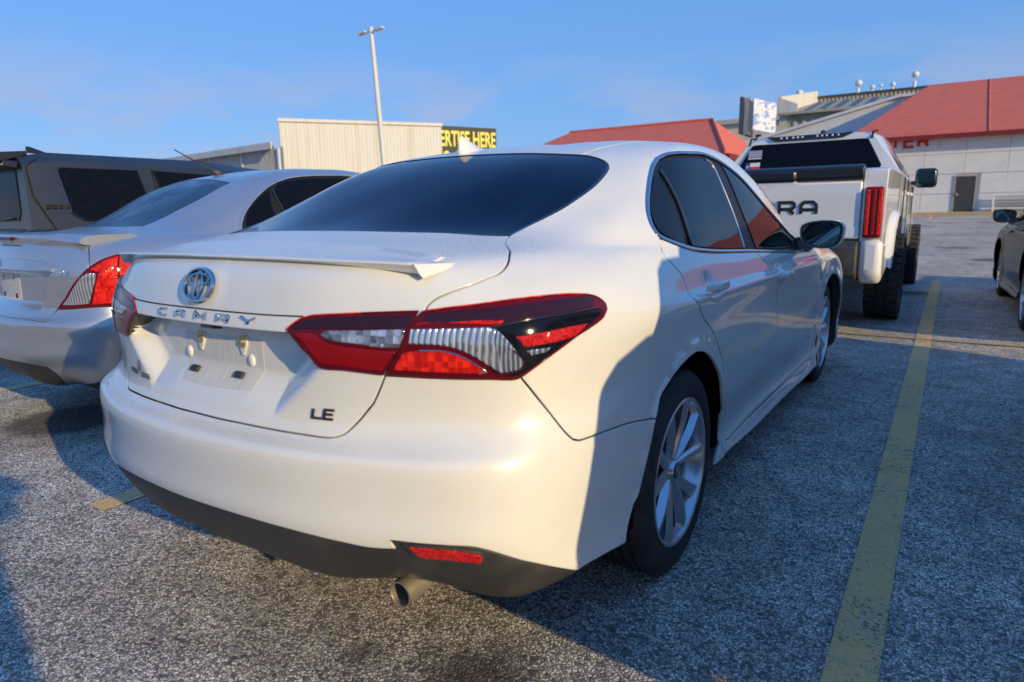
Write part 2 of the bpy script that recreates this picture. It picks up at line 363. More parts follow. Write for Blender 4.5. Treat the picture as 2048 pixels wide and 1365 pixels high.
def panel(name, sh, poly, m, parent, off=0., gap=.0022, rim=.010, h=.02, mirror=False, xf=None, edge=True, flip=False, step=None, **props):
    B = resample(poly, step or min(h*.7, .012))
    if mirror: B = B*[-1, 1]
    A = .5*np.sum(B[:, 0]*np.roll(B[:, 1], -1)-np.roll(B[:, 0], -1)*B[:, 1])
    if A < 0: B = B[::-1]
    def frames(Q):
        P = sh.pos(Q[:, 0], Q[:, 1]); n = sh.nrm(Q[:, 0], Q[:, 1])
        T = np.roll(P, -1, 0)-np.roll(P, 1, 0); T /= np.maximum(np.linalg.norm(T, axis=1, keepdims=True), 1e-9)
        inn = np.cross(n, T); inn /= np.maximum(np.linalg.norm(inn, axis=1, keepdims=True), 1e-9)
        return P, n, inn
    def inset(Q, d):
        P, n, inn = frames(Q); e = 5e-4
        pu = (sh.pos(Q[:, 0]+e, Q[:, 1])-P)/e; v2 = np.where(Q[:, 1] > sh.vmax-2*e, -e, e); pv = (sh.pos(Q[:, 0], Q[:, 1]+v2)-P)/v2[:, None]
        a = (pu*pu).sum(1); b = (pu*pv).sum(1); c = (pv*pv).sum(1); r1 = (pu*inn).sum(1)*d; r2 = (pv*inn).sum(1)*d
        det = a*c-b*b; det = np.where(np.abs(det) < 1e-5, 1e-5, det)
        D = np.stack([(c*r1-b*r2)/det, (a*r2-b*r1)/det], 1); L = np.linalg.norm(D, axis=1, keepdims=True); D *= np.minimum(1, 4*d/np.maximum(L, 1e-9))
        R = Q+D; R[:, 1] = np.clip(R[:, 1], 0, sh.vmax-1e-6); return R
    B0 = inset(B, gap) if gap > 0 else B
    nb = len(B0); pts = [B0]
    if edge:
        B1 = inset(B, gap+.0028); ok = inside(B0, B1); B1 = B1[ok]; pts.append(B1)
    lo, hi = B0.min(0), B0.max(0)
    gx = np.arange(lo[0]+h*.5, hi[0], h); gy = np.arange(lo[1]+h*.5, hi[1], h); G = np.stack(np.meshgrid(gx, gy, indexing='ij'), -1).reshape(-1, 2)
    if len(G): G = G[inside(B0, G)]
    if len(G):
        for i in range(0, nb, 400): 
            seg = B0[i:i+400]; 
            keep = np.ones(len(G), bool)
            for j in range(0, len(G), 4000):
                d = np.abs(G[j:j+4000, None, :]-seg[None]).max(2).min(1); keep[j:j+4000] = d > max(.45*h, .004) if not edge else d > .5*h
            G = G[keep]
            if not len(G): break
    if len(G): pts.append(G)
    Q = np.concatenate(pts)
    r = delaunay_2d_cdt([Vector(q) for q in Q], [(i, (i+1) % nb) for i in range(nb)], [], 1, 1e-6)
    uv = np.array([(v.x, v.y) for v in r[0]]); tris = [tuple(t) for t in r[2]]; orig = r[3]
    onb = np.array([any(k < nb for k in o_) for o_ in orig])
    P = sh.pos(uv[:, 0], uv[:, 1]); n = sh.nrm(uv[:, 0], uv[:, 1]); P = P+n*off
    atc = uv[:, 1] > sh.vmax-1e-4
    n[atc, 0] = 0; n /= np.maximum(np.linalg.norm(n, axis=1, keepdims=True), 1e-9)
    Pb, nbm, inn = frames(B0); Pb = Pb+nbm*off
    N2 = n.copy()
    if edge:
        for k, o_ in enumerate(orig):
            for j in o_:
                if j < nb:
                    P[k] = P[k]-nbm[j]*.0010; N2[k] = nbm[j]-inn[j]*.9; N2[k] /= np.linalg.norm(N2[k])
    V = list(P); Nn = list(N2); k0 = len(V)
    top = Pb-(nbm*.0010 if edge else 0); bot = Pb-nbm*rim
    V += list(top)+list(bot); Nn += list(-inn)*2
    F = tris+[(k0+(i+1) % nb, k0+i, k0+nb+i, k0+nb+(i+1) % nb) for i in range(nb)]
    V = np.array(V); Nn = np.array(Nn)
    if xf is not None: V, Nn = xf(V, Nn)
    return mesh_obj(name, V, F, m, parent, normals=Nn, **props)
def curve_on(sh, uvs, step=.02, closed=False, off=0., mirror=False):
    P = resample(uvs, step) if closed else None
    if P is None:
        a = [np.array(p, float) for p in uvs]; o_ = []
        for i in range(len(a)-1):
            k = max(1, int(np.linalg.norm(a[i+1]-a[i])/step))
            p0 = a[max(i-1, 0)]; p3 = a[min(i+2, len(a)-1)]
            for j in range(k):
                t = j/k; o_.append(.5*((2*a[i])+(-p0+a[i+1])*t+(2*p0-5*a[i]+4*a[i+1]-p3)*t*t+(-p0+3*a[i]-3*a[i+1]+p3)*t**3))
        o_.append(a[-1]); P = np.array(o_)
    if mirror: P = P*[-1, 1]
    X = sh.pos(P[:, 0], P[:, 1]); n = sh.nrm(P[:, 0], P[:, 1]); return X+n*off, n
def strip(name, sh, uvs, w, t, m, parent, closed=False, off=0., mirror=False, step=.02, **props):
    """flat rounded moulding following a curve on the shell"""
    X, n = curve_on(sh, uvs, step, closed, off, mirror); k = len(X)
    T = np.roll(X, -1, 0)-np.roll(X, 1, 0)
    if not closed: T[0] = X[1]-X[0]; T[-1] = X[-1]-X[-2]
    T /= np.linalg.norm(T, axis=1, keepdims=True); s_ = np.cross(n, T)
    prof = [(-.5, -.3), (-.5, .35), (-.32, .8), (0, 1), (.32, .8), (.5, .35), (.5, -.3)]
    V = []
    for i in range(k):
        for a, b in prof: V.append(X[i]+s_[i]*a*w+n[i]*b*t)
    q = len(prof); F = []
    for i in range(k if closed else k-1):
        j = (i+1) % k
        for c in range(q-1):
            f = (i*q+c, j*q+c, j*q+c+1, i*q+c+1); F.append(f)
    return mesh_obj(name, V, F, m, parent, smooth=True, **props)
def solve_surf(sh, tx, ax=(0, 2), start=(.2, .8)):
    """(u,v) where the shell meets two given world coordinates"""
    u, v = start
    for _ in range(40):
        e = 1e-4; P = sh.base(np.array([u, u+e, u]), np.array([v, v, v+e])); ax = list(ax)
        J = np.stack([(P[1]-P[0])[ax]/e, (P[2]-P[0])[ax]/e], 1); d = np.linalg.lstsq(J, np.array(tx)-P[0][ax], rcond=None)[0]
        k = np.hypot(*d); d = d*min(1, .08/max(k, 1e-9)); u += d[0]; v = min(max(v+d[1], 0.), sh.vmax-1e-3)
        if k < 1e-6: break
    return u, v
def frame_at(sh, x, z, off=0., start=(.2, .8), up=(0, 0, 1)):
    u, v = solve_surf(sh, (x, z), (0, 2), start); P = sh.pos(np.array([u]), np.array([v]))[0]; n = sh.nrm(np.array([u]), np.array([v]), .004)[0]
    ey = np.array(up, float); ey = ey-n*(ey@n); ey /= np.linalg.norm(ey); ex = np.cross(ey, n)
    return (P+n*off, ex, ey, n)

# ------------------------------------------------------------------ body surfaces
class Spline:
    """natural cubic spline through rows of P along axis 0"""
    def __init__(s, u, P):
        s.u=np.asarray(u,float); s.P=np.asarray(P,float); n=len(u); h=np.diff(s.u)
        A=np.zeros((n,n)); A[0,0]=A[-1,-1]=1
        B=np.zeros_like(s.P)
        for i in range(1,n-1):
            A[i,i-1]=h[i-1]; A[i,i]=2*(h[i-1]+h[i]); A[i,i+1]=h[i]
            B[i]=6*((s.P[i+1]-s.P[i])/h[i]-(s.P[i]-s.P[i-1])/h[i-1])
        s.M=np.linalg.solve(A,B.reshape(n,-1)).reshape(B.shape)
    def W(s,u):
        """weights turning P and M rows into values at u"""
        i=np.clip(np.searchsorted(s.u,u,side='right')-1,0,len(s.u)-2)
        h=s.u[i+1]-s.u[i]; a=(s.u[i+1]-u)/h; b=1-a
        return i,a,b,(a**3-a)*h*h/6,(b**3-b)*h*h/6
    def __call__(s,u):
        i,a,b,c,d=s.W(np.asarray(u,float))
        e=(Ellipsis,)+(None,)*(s.P.ndim-1)
        return a[e]*s.P[i]+b[e]*s.P[i+1]+c[e]*s.M[i]+d[e]*s.M[i+1]
class Shell:
    """tensor spline over rings (bottom to roof) and columns (rear centre round to front centre), right half; u<0 mirrors"""
    def __init__(s, rings):
        T=np.array(rings,float)                     # ring, column, 3
        G=T[:,1:3][:,::-1]*[-1,1,1]                  # mirrored ghosts at both ends
        H=T[:,-3:-1][:,::-1]*[-1,1,1]
        T2=np.concatenate([G,T,H],1)
        du=np.linalg.norm(np.diff(T2,axis=1),axis=2).mean(0)
        dv=np.maximum(np.linalg.norm(np.diff(T,axis=0),axis=2).mean(1),.02)
        u=np.concatenate([[0],np.cumsum(du)]); u-=u[2]; s.uc=u[2:-2]; s.umax=u[-3]
        s.vc=np.concatenate([[0],np.cumsum(dv)]); s.vmax=s.vc[-1]
        s.A=Spline(u,T2.transpose(1,0,2))           # along columns first
        s.T=T
        s.S2=None; s.disp=None
        # spline second derivatives along v are linear in data: use a matrix
        n=len(s.vc); h=np.diff(s.vc); A=np.zeros((n,n)); A[0,0]=A[-1,-1]=1; R=np.zeros((n,n))
        for i in range(1,n-1):
            A[i,i-1]=h[i-1]; A[i,i]=2*(h[i-1]+h[i]); A[i,i+1]=h[i]
            R[i,i+1]=6/h[i]; R[i,i-1]=6/h[i-1]; R[i,i]=-6/h[i]-6/h[i-1]
        s.K=np.linalg.solve(A,R)
    def base(s,u,v):
        u=np.asarray(u,float); v=np.asarray(v,float); sg=np.where(u<0,-1.,1.); u=np.abs(u)
        over=u>s.umax; u=np.where(over,2*s.umax-u,u); sg=np.where(over,-sg,sg)
        C=s.A(u)                             # N,ring,3
        M=np.einsum('ij,njk->nik',s.K,C)
        i=np.clip(np.searchsorted(s.vc,v,side='right')-1,0,len(s.vc)-2)
        h=s.vc[i+1]-s.vc[i]; a=(s.vc[i+1]-v)/h; b=1-a; N=np.arange(len(u))
        P=a[:,None]*C[N,i]+b[:,None]*C[N,i+1]+((a**3-a)*h*h/6)[:,None]*M[N,i]+((b**3-b)*h*h/6)[:,None]*M[N,i+1]
        P[:,0]*=sg
        return P
    def pos(s,u,v):
        P=s.base(u,v)
        if s.disp is not None: P=s.disp(P,s)
        return P
    def nrm(s,u,v,e=.0015):
        u=np.asarray(u,float); v=np.asarray(v,float)
        v1=np.minimum(v+e,s.vmax); v0=np.maximum(v-e,0)
        a=s.pos(u+e,v)-s.pos(u-e,v); b=s.pos(u,v1)-s.pos(u,v0)
        n=np.cross(a,b); l=np.linalg.norm(n,axis=1,keepdims=True)
        return n/np.maximum(l,1e-12)

SEDAN_RINGS=[
 None,
 [(0,.0,.348),(.2,.015,.342),(.4,.06,.322),(.6,.15,.326),(.75,.25,.282),(.84,.355,.298),(.887,.50,.303),(.9,.75,.285),(.905,1.08,.27),(.90,1.6,.225),(.90,2.2,.205),(.90,2.8,.185),(.905,3.4,.165),(.905,3.92,.17),(.88,4.45,.18),(.70,4.72,.18),(.4,4.84,.18),(0,4.88,.18)],
 [(0,-.07,.47),(.2,-.06,.468),(.4,-.025,.455),(.6,.045,.445),(.75,.125,.44),(.84,.235,.40),(.89,.44,.37),(.905,.75,.37),(.91,1.08,.36),(.875,1.6,.31),(.868,2.2,.295),(.868,2.8,.28),(.875,3.4,.265),(.905,3.92,.30),(.90,4.45,.33),(.73,4.75,.33),(.4,4.88,.33),(0,4.93,.33)],
 [(0,-.075,.56),(.2,-.065,.56),(.4,-.03,.56),(.6,.038,.555),(.76,.12,.55),(.85,.23,.55),(.895,.43,.54),(.91,.75,.54),(.915,1.08,.54),(.895,1.6,.46),(.888,2.2,.45),(.888,2.8,.44),(.893,3.4,.44),(.915,3.92,.5),(.915,4.45,.5),(.74,4.76,.5),(.4,4.90,.5),(0,4.95,.5)],
 [(0,-.069,.653),(.2,-.059,.653),(.4,-.025,.651),(.6,.041,.648),(.758,.124,.647),(.845,.235,.645),(.893,.43,.64),(.91,.75,.64),(.917,1.08,.64),(.905,1.6,.58),(.902,2.2,.57),(.902,2.8,.56),(.905,3.4,.56),(.918,3.92,.6),(.915,4.45,.6),(.73,4.76,.6),(.4,4.9,.6),(0,4.95,.6)],
 [(0,-.047,.668),(.2,-.037,.667),(.4,-.003,.665),(.595,.060,.665),(.745,.142,.67),(.835,.25,.68),(.888,.44,.69),(.908,.75,.69),(.918,1.08,.69),(.91,1.6,.66),(.908,2.2,.65),(.908,2.8,.64),(.91,3.4,.64),(.918,3.92,.66),(.912,4.45,.66),(.72,4.75,.66),(.4,4.89,.66),(0,4.94,.66)],
 [(0,.0,.69),(.2,.008,.688),(.4,.04,.69),(.575,.10,.70),(.725,.175,.715),(.825,.27,.73),(.882,.45,.74),(.905,.75,.74),(.918,1.08,.75),(.915,1.6,.74),(.914,2.2,.73),(.914,2.8,.72),(.914,3.4,.72),(.916,3.92,.72),(.905,4.43,.72),(.71,4.72,.72),(.4,4.87,.72),(0,4.92,.72)],
 [(0,.015,.80),(.2,.022,.80),(.4,.05,.80),(.58,.108,.81),(.73,.18,.815),(.83,.275,.82),(.884,.46,.825),(.908,.75,.825),(.92,1.08,.82),(.92,1.6,.82),(.92,2.2,.81),(.92,2.8,.80),(.918,3.4,.79),(.912,3.92,.79),(.885,4.4,.785),(.69,4.66,.76),(.4,4.83,.76),(0,4.88,.76)],
 [(0,.018,.90),(.2,.024,.90),(.4,.052,.90),(.6,.118,.90),(.74,.19,.90),(.835,.285,.90),(.884,.47,.90),(.912,.75,.895),(.922,1.08,.89),(.925,1.6,.885),(.925,2.2,.875),(.925,2.8,.865),(.915,3.4,.86),(.90,3.92,.85),(.85,4.35,.83),(.66,4.58,.80),(.4,4.74,.80),(0,4.8,.80)],
 [(0,.030,.955),(.2,.038,.955),(.4,.07,.955),(.6,.14,.96),(.735,.21,.96),(.825,.31,.96),(.868,.48,.955),(.893,.75,.945),(.902,1.08,.935),(.905,1.6,.925),(.905,2.2,.915),(.905,2.8,.90),(.895,3.4,.895),(.865,3.92,.90),(.78,4.3,.87),(.6,4.5,.84),(.38,4.62,.84),(0,4.68,.84)],
 [(0,.056,1.03),(.2,.063,1.03),(.4,.095,1.03),(.59,.175,1.03),(.70,.26,1.025),(.785,.37,1.02),(.838,.53,1.01),(.868,.78,.995),(.88,1.08,.985),(.88,1.6,.97),(.882,2.2,.955),(.882,2.8,.94),(.87,3.4,.935),(.80,3.9,.945),(.68,4.2,.91),(.52,4.36,.88),(.35,4.46,.88),(0,4.5,.88)],
 [(0,.115,1.068),(.2,.12,1.066),(.4,.15,1.064),(.56,.21,1.062),(.665,.31,1.062),(.745,.43,1.06),(.80,.60,1.05),(.838,.82,1.04),(.862,1.08,1.02),(.862,1.6,.998),(.863,2.2,.978),(.862,2.8,.957),(.845,3.38,.955),(.72,3.85,.965),(.58,4.02,.94),(.45,4.12,.92),(.3,4.2,.92),(0,4.24,.92)],
 [(0,.24,1.10),(.2,.25,1.098),(.38,.28,1.094),(.53,.36,1.09),(.62,.44,1.09),(.70,.55,1.09),(.765,.70,1.08),(.812,.88,1.07),(.845,1.09,1.05),(.85,1.6,1.02),(.85,2.2,1.0),(.848,2.8,.98),(.82,3.28,.985),(.68,3.58,.99),(.53,3.68,.98),(.42,3.74,.97),(.28,3.78,.97),(0,3.8,.975)],
 [(0,.40,1.123),(.2,.405,1.122),(.4,.46,1.117),(.53,.52,1.115),(.60,.58,1.12),(.66,.67,1.125),(.735,.79,1.125),(.788,.94,1.115),(.825,1.13,1.09),(.835,1.6,1.055),(.836,2.2,1.04),(.835,2.75,1.025),(.78,3.12,1.03),(.63,3.38,1.02),(.50,3.46,1.01),(.40,3.50,1.01),(.27,3.53,1.01),(0,3.55,1.01)],
 [(0,.73,1.25),(.2,.74,1.248),(.38,.77,1.243),(.50,.82,1.236),(.57,.87,1.235),(.62,.94,1.235),(.69,1.04,1.225),(.735,1.14,1.21),(.765,1.27,1.195),(.768,1.65,1.20),(.772,2.15,1.20),(.775,2.58,1.18),(.72,2.90,1.18),(.57,3.10,1.165),(.46,3.17,1.165),(.37,3.20,1.165),(.25,3.22,1.165),(0,3.24,1.168)],
 [(0,1.06,1.37),(.18,1.07,1.368),(.34,1.09,1.362),(.46,1.13,1.352),(.52,1.18,1.348),(.565,1.25,1.345),(.62,1.34,1.345),(.65,1.43,1.35),(.665,1.52,1.36),(.67,1.75,1.38),(.67,2.1,1.388),(.665,2.4,1.372),(.62,2.66,1.34),(.50,2.82,1.32),(.41,2.88,1.32),(.33,2.90,1.322),(.22,2.92,1.325),(0,2.94,1.328)],
 [(0,1.38,1.422),(.14,1.39,1.42),(.26,1.41,1.415),(.36,1.44,1.418),(.42,1.49,1.42),(.46,1.54,1.423),(.50,1.61,1.427),(.52,1.69,1.432),(.535,1.77,1.436),(.54,1.9,1.442),(.54,2.08,1.444),(.53,2.27,1.436),(.48,2.44,1.42),(.39,2.53,1.392),(.32,2.57,1.39),(.25,2.59,1.39),(.17,2.6,1.39),(0,2.61,1.393)],
 None]
def finish_rings(R,roof_z=1.458):
    R=list(R)
    a=R[1]; n=len(a)
    R[0]=[(x*.86,y+(.10 if i<7 else (-.10 if i>12 else 0)),z-.05) for i,(x,y,z) in enumerate(a)]
    ys=np.linspace(a[0][1]+1.73,a[0][1]+2.35,n)
    R[-1]=[(0,float(y),roof_z-.02*(i/(n-1))**2) for i,y in enumerate(ys)]
    return R

def coupe_rings():
    R = finish_rings(SEDAN_RINGS, 1.458); o = []
    for r in R:
        q = []
        for x, y, z in r:
            k = min(max((z-1.02)/.09, 0), 1); k = k*k*(3-2*k); f = 1 if y < 2.1 else max(0, 1-(y-2.1)/.8)
            q.append((x*.898, .955*(y+.13*k*f)*(.94 if y > 1.5 else 1-.06*max(0,y-.6)/.9*(y > .6)), z+.035*max(0, (z-1.12)/.34)))
        o.append(q)
    return o

def sstep(a, b, x):
    t = np.clip((x-a)/(b-a), 0, 1); return t*t*(3-2*t)
def seg_in(x, z, p, q):
    """signed distance to the left of the line p-q"""
    dx, dz = q[0]-p[0], q[1]-p[1]; L = math.hypot(dx, dz); return ((z-p[1])*dx-(x-p[0])*dz)/L
def sedan_disp(P, sh):
    P = P.copy(); x = np.abs(P[:, 0]); y = P[:, 1].copy(); z = P[:, 2].copy()
    rear = y < .45
    # number plate recess in the trunk lid
    d1 = .920-z; d2 = seg_in(x, z, (.410, .834), (.330, .914)); d3 = seg_in(x, z, (.300, .735), (.402, .826)); d4 = z-.712+.10*np.clip(x-.15, 0, 1)
    dep = np.minimum.reduce([sstep(0, .012, d1), sstep(0, .012, d2), sstep(0, .070, d3), sstep(0, .085, d4)])
    fall = .056-.25*np.clip(.80-z, 0, .2)
    P[:, 1] += np.where(rear & (z < .93) & (z > .68), dep*fall, 0)
    # emblem boss, bumper edge blend
    P[:, 1] -= np.where(rear, .007*np.exp(-((x/.075)**2+((z-1.0)/.062)**2)**2), 0)
    side = (x > .55) & (z < 1.02)
    for yc in (1.08, 3.92):
        r = np.hypot(y-yc, z-.334); w = sstep(.80, .86, x)
        P[:, 0] += np.sign(P[:, 0])*np.where(side, w*.007*(1-sstep(.425, .438, r)), 0)
    # shoulder line on the doors and the dished door handles
    zc = .905-.018*(y-1.2); k = sstep(.75, 1.1, y)*(1-sstep(3.9, 4.3, y))
    P[:, 0] += np.sign(P[:, 0])*np.where(side, k*.0075*np.tanh((zc-z)/.008)*np.exp(-((z-zc)/.040)**2), 0)
    for hy, hz in ((1.25, .919), (2.25, .869)):
        e = ((y-hy)/.050)**2+((z-hz)/.036)**2
        P[:, 0] -= np.sign(P[:, 0])*np.where(side, .010*np.exp(-e*e*.9), 0)
    return P

def rev(l): return list(l)[::-1]
def sedan_polys(UV, sh):
    g = UV; um = sh.umax; vc = sh.vc; uc = sh.uc; D = {}
    half = lambda a: [tuple(p) for p in a]
    def full(h):                                  # right half outline from centre to centre -> whole
        return half(h)+[(-p[0], p[1]) for p in rev(h) if p[0] > 1e-3]
    def full_front(h): return half(h)+[(2*um-p[0], p[1]) for p in rev(h) if p[0] < um-1e-3]
    gb = sorted([p for p in g['glassb'] if p[0] > .01], key=lambda p: p[0])
    D['trunk_lid'] = full([(0, g['gap'][0][1])]+g['gap'][0:]+g['lampgap'][1:]+g['seamlid'][1:]+rev(gb)[1:]+[(0, gb[0][1])])
    D['rear_window'] = full([(0, gb[0][1])]+gb+g['glassside'][1:]+g['glasstop'][1:]+[(0, g['glasstop'][-1][1])])
    bt = g['black2'][-1][1]
    D['rear_bumper'] = full([(0, bt)]+rev(g['black2'])+rev(g['blacktop'])[1:]+rev(g['bumpunder'])[1:]+rev(g['archlow'])[1:]+rev(g['bseam'])[1:]+rev(g['lampbot'])[1:]+rev(g['gap'])[1:]+[(0, g['gap'][0][1])])
    ub = g['blacktop'][0]
    D['rear_valance'] = full([(0, .015), (.3, .015), (.6, .02), (.75, .05), (ub[0]-.04, .14), ub]+g['blacktop'][1:]+g['black2'][1:]+[(0, bt)])
    ditch = [solve_surf(sh, t, (0, 1), st) for t, st in (((.484, 1.175), (.6, 2.05)), ((.478, 1.30), (.8, 2.1)), ((.485, 1.5), (1.1, 2.2)), ((.51, 1.8), (1.8, 2.27)), ((.515, 2.1), (2.4, 2.3)), ((.50, 2.4), (3.0, 2.25)), ((.48, 2.62), (3.4, 2.15)), ((.455, 2.80), (3.9, 2.02)))]
    wt = vc[15]+.0
    D['roof'] = [(-um, sh.vmax), (-um, wt), (-uc[14], wt)]+[(-a, b) for a, b in rev(ditch)]+[(-p[0], p[1]) for p in g['glasstop']]+[(0, g['glasstop'][-1][1])]+rev(g['glasstop'])+ditch+[(uc[14], wt), (um, wt), (um, sh.vmax)]
    dlo = g['dlo']; i0 = 0; itf = min(range(len(dlo)), key=lambda i: abs(dlo[i][0]-g['doorfront'][0][0])+abs(dlo[i][1]-g['doorfront'][0][1]))
    wb = vc[13]
    apil = [(uc[13]-.02, wb+.02), (uc[13]-.03, vc[14]), (ditch[-1][0]-.06, ditch[-1][1]-.16)]
    top = dlo[:itf+1]
    D['body_side'] = g['seamlid']+g['glassside'][1:]+ditch[1:]+rev(apil)+[(uc[12]+.12, vc[12]+.03), g['doorfront'][0]]+rev(top)+g['doorrear'][1:]+g['rockertop'][1:]+rev(g['rockbot'])+rev(g['rockerend'])[1:]+rev(g['archhigh'])[1:]+rev(g['bseam'])[1:]+rev(g['lampbot'])[1:]+g['lampgap'][1:-1]
    imid = min(range(len(g['rockertop'])), key=lambda i: abs(g['rockertop'][i][0]-g['doormid'][-1][0]))
    bot = dlo[itf:]; ib = min(range(len(bot)), key=lambda i: abs(bot[i][0]-g['doormid'][0][0]))
    D['rear_door'] = g['doorrear']+g['rockertop'][1:imid]+rev(g['doormid'])+bot[ib+1:]
    D['front_door'] = g['doormid']+g['rockertop'][imid+1:]+rev(g['doorfront'])[1:]+bot[1:ib]
    fa = g['farch']
    uf = uc[15]-.06
    D['front_fender'] = rev(g['doorfront'])+[(uc[12]+.14, vc[12]), (uc[13], vc[12]-.06), (uc[14], vc[11]-.08), (uf, vc[9]), (uf, vc[6]), (fa[-2][0]+.02, fa[-2][1]+.01)]+rev(fa)[2:]+[(g['rockbot'][-1][0]+.02, g['rockbot'][-1][1]), g['rockbot'][-1]]
    D['front_bumper'] = [(fa[-1][0]+.01, .08), (fa[-2][0]+.02, fa[-2][1]+.01), (uf, vc[6]), (uf, vc[8]), (um-.3, vc[8])]+[(2*um-(um-.3), vc[8]), (2*um-uf, vc[8]), (2*um-uf, vc[6]), (2*um-fa[-2][0]-.02, fa[-2][1]+.01), (2*um-fa[-1][0]-.01, .08)]
    D['hood'] = full_front([(um, vc[8]), (um-.3, vc[8]), (uf, vc[8]), (uf, vc[9]), (uc[14], vc[11]-.08), (uc[13], vc[12]-.06), (uc[12]+.2, vc[12]), (uc[13]-.03, vc[13]-.02), (uc[14], vc[13]-.02), (um, vc[13]-.02)])
    D['windshield'] = full_front([(um, wb), (uc[14], wb), (uc[13], wb+.02), (uc[13]-.01, vc[14]), (ditch[-1][0]-.03, ditch[-1][1]-.14), (uc[14], wt-.01), (um, wt-.01)])
    D['window_frame'] = dlo; D['quarter_window'] = g['qwin']; D['rear_door_window'] = g['rwin']; D['front_door_window'] = g['fwin']
    return D
def tyre_profile(R=.334, W=.215, rr=.222):
    h = R-rr; s = [(rr-.004, -.022), (rr, -.010), (rr+.18*h, -.002), (rr+.42*h, 0), (rr+.66*h, -.003), (rr+.84*h, -.010), (R-.008, -.020), (R-.002, -.030)]
    gro = []
    for k in range(4):
        c = -.052-k*(W-.104)/3; gro += [(R, c+.0065), (R-.007, c+.0045), (R-.007, c-.0045), (R, c-.0065)]
    o = s+gro; back = [(r, -W-x) for r, x in reversed(s)]
    return o+back
def make_wheel(parent, pos, side, R=.334, W=.215, rr=.240, spokes=5, paint_='alloy', name='wheel'):
    """wheel root is the tyre; rim, spokes and cap hang from it; side=+1 faces +X"""
    fx = lambda v: (pos[0]+side*v[0], pos[1]+v[1], pos[2]+v[2])
    def fin(mb): mb.V = [fx(v) for v in mb.V]; mb.F = [f[::-1] for f in mb.F] if side > 0 else mb.F; return mb
    w = fin(MB().lathe(tyre_profile(R, W, rr), 96)).obj(name, 'rubber', parent, auto=38)
    rim = MB().lathe([(rr+.001, -.012), (rr+.002, -.004), (rr-.004, -.001), (rr-.010, -.005), (rr-.014, -.020), (rr-.026, -.045), (rr-.034, -.10), (rr-.030, -.19)], 72)
    fin(rim).obj('rim', paint_, w, auto=40)
    fin(MB().lathe([(.0, -.085), (.150, -.085), (.152, -.10), (.0, -.105)], 40)).obj('brake_disc', 'cast_iron', w, auto=40)
    fin(MB().lathe([(.0, -.16), (rr-.03, -.16)], 40)).obj('wheel_backing', 'cavity', w)
    s = MB()
    for k in range(spokes):
        a0 = 2*math.pi*k/spokes+.30
        for q, (da, db, tw) in enumerate(((-.17, -.30, .009), (.17, .33, -.004))):
            prof = []
            for t in (0, .25, .6, .9, 1.):
                r = .038+(rr-.012-.038)*t; a = a0+da+(db-da)*t; hw = (.0155+.0095*t)*(rr/.222)
                xm = -.034+.022*t+.006*math.sin(t*math.pi)
                prof.append([(r, a, hw, xm)])
            V = []
            for ((r, a, hw, xm),) in prof:
                c = np.array([0, math.cos(a), math.sin(a)]); n_ = np.array([0, -math.sin(a), math.cos(a)]); X = np.array([1, 0, 0])
                V += [c*r+n_*(-hw)+X*(xm-.012-tw), c*r+n_*(-hw*.25)+X*(xm+tw*.3), c*r+n_*(hw*.55)+X*(xm+.002), c*r+n_*hw+X*(xm-.016+tw), c*r+n_*hw*.8+X*(xm-.05), c*r-n_*hw*.8+X*(xm-.05)]
            m = 6; F = []
            for i in range(4):
                for j in range(m): F.append((i*m+j, i*m+(j+1) % m, (i+1)*m+(j+1) % m, (i+1)*m+j))
            s.add(V, [f[::-1] for f in F])
    fin(s).obj('spokes', paint_, w, auto=20)
    fin(MB().lathe([(.0, -.020), (.027, -.021), (.031, -.026), (.034, -.034), (.052, -.040), (.058, -.075)], 40)).obj('hub', paint_, w, auto=35)
    cap = MB().lathe([(.0, -.017), (.026, -.0185), (.029, -.024)], 32)
    t = np.linspace(0, 2*math.pi, 25)[:-1]
    fin(cap).obj('hub_cap', 'badge_black', w, auto=40)
    e = MB().tube([(-.016, .020*math.cos(a), .014*math.sin(a)) for a in t], .0016, 6, True)
    e.tube([(-.016, .007*math.cos(a), .014*math.sin(a)) for a in t], .0014, 6, True)
    fin(e).obj('emblem', 'chrome', w, smooth=True)
    for k in range(5):
        a = 2*math.pi*k/5+.1; fin(MB().lathe([(0, -.036), (.008, -.037), (.009, -.05)], 8, c=(0, .043*math.cos(a), .043*math.sin(a)))).obj('lug_nut', 'cast_iron', w)
    return w
def mirror_x(V, N): V = V*[-1, 1, 1]; return V, N*[-1, 1, 1]
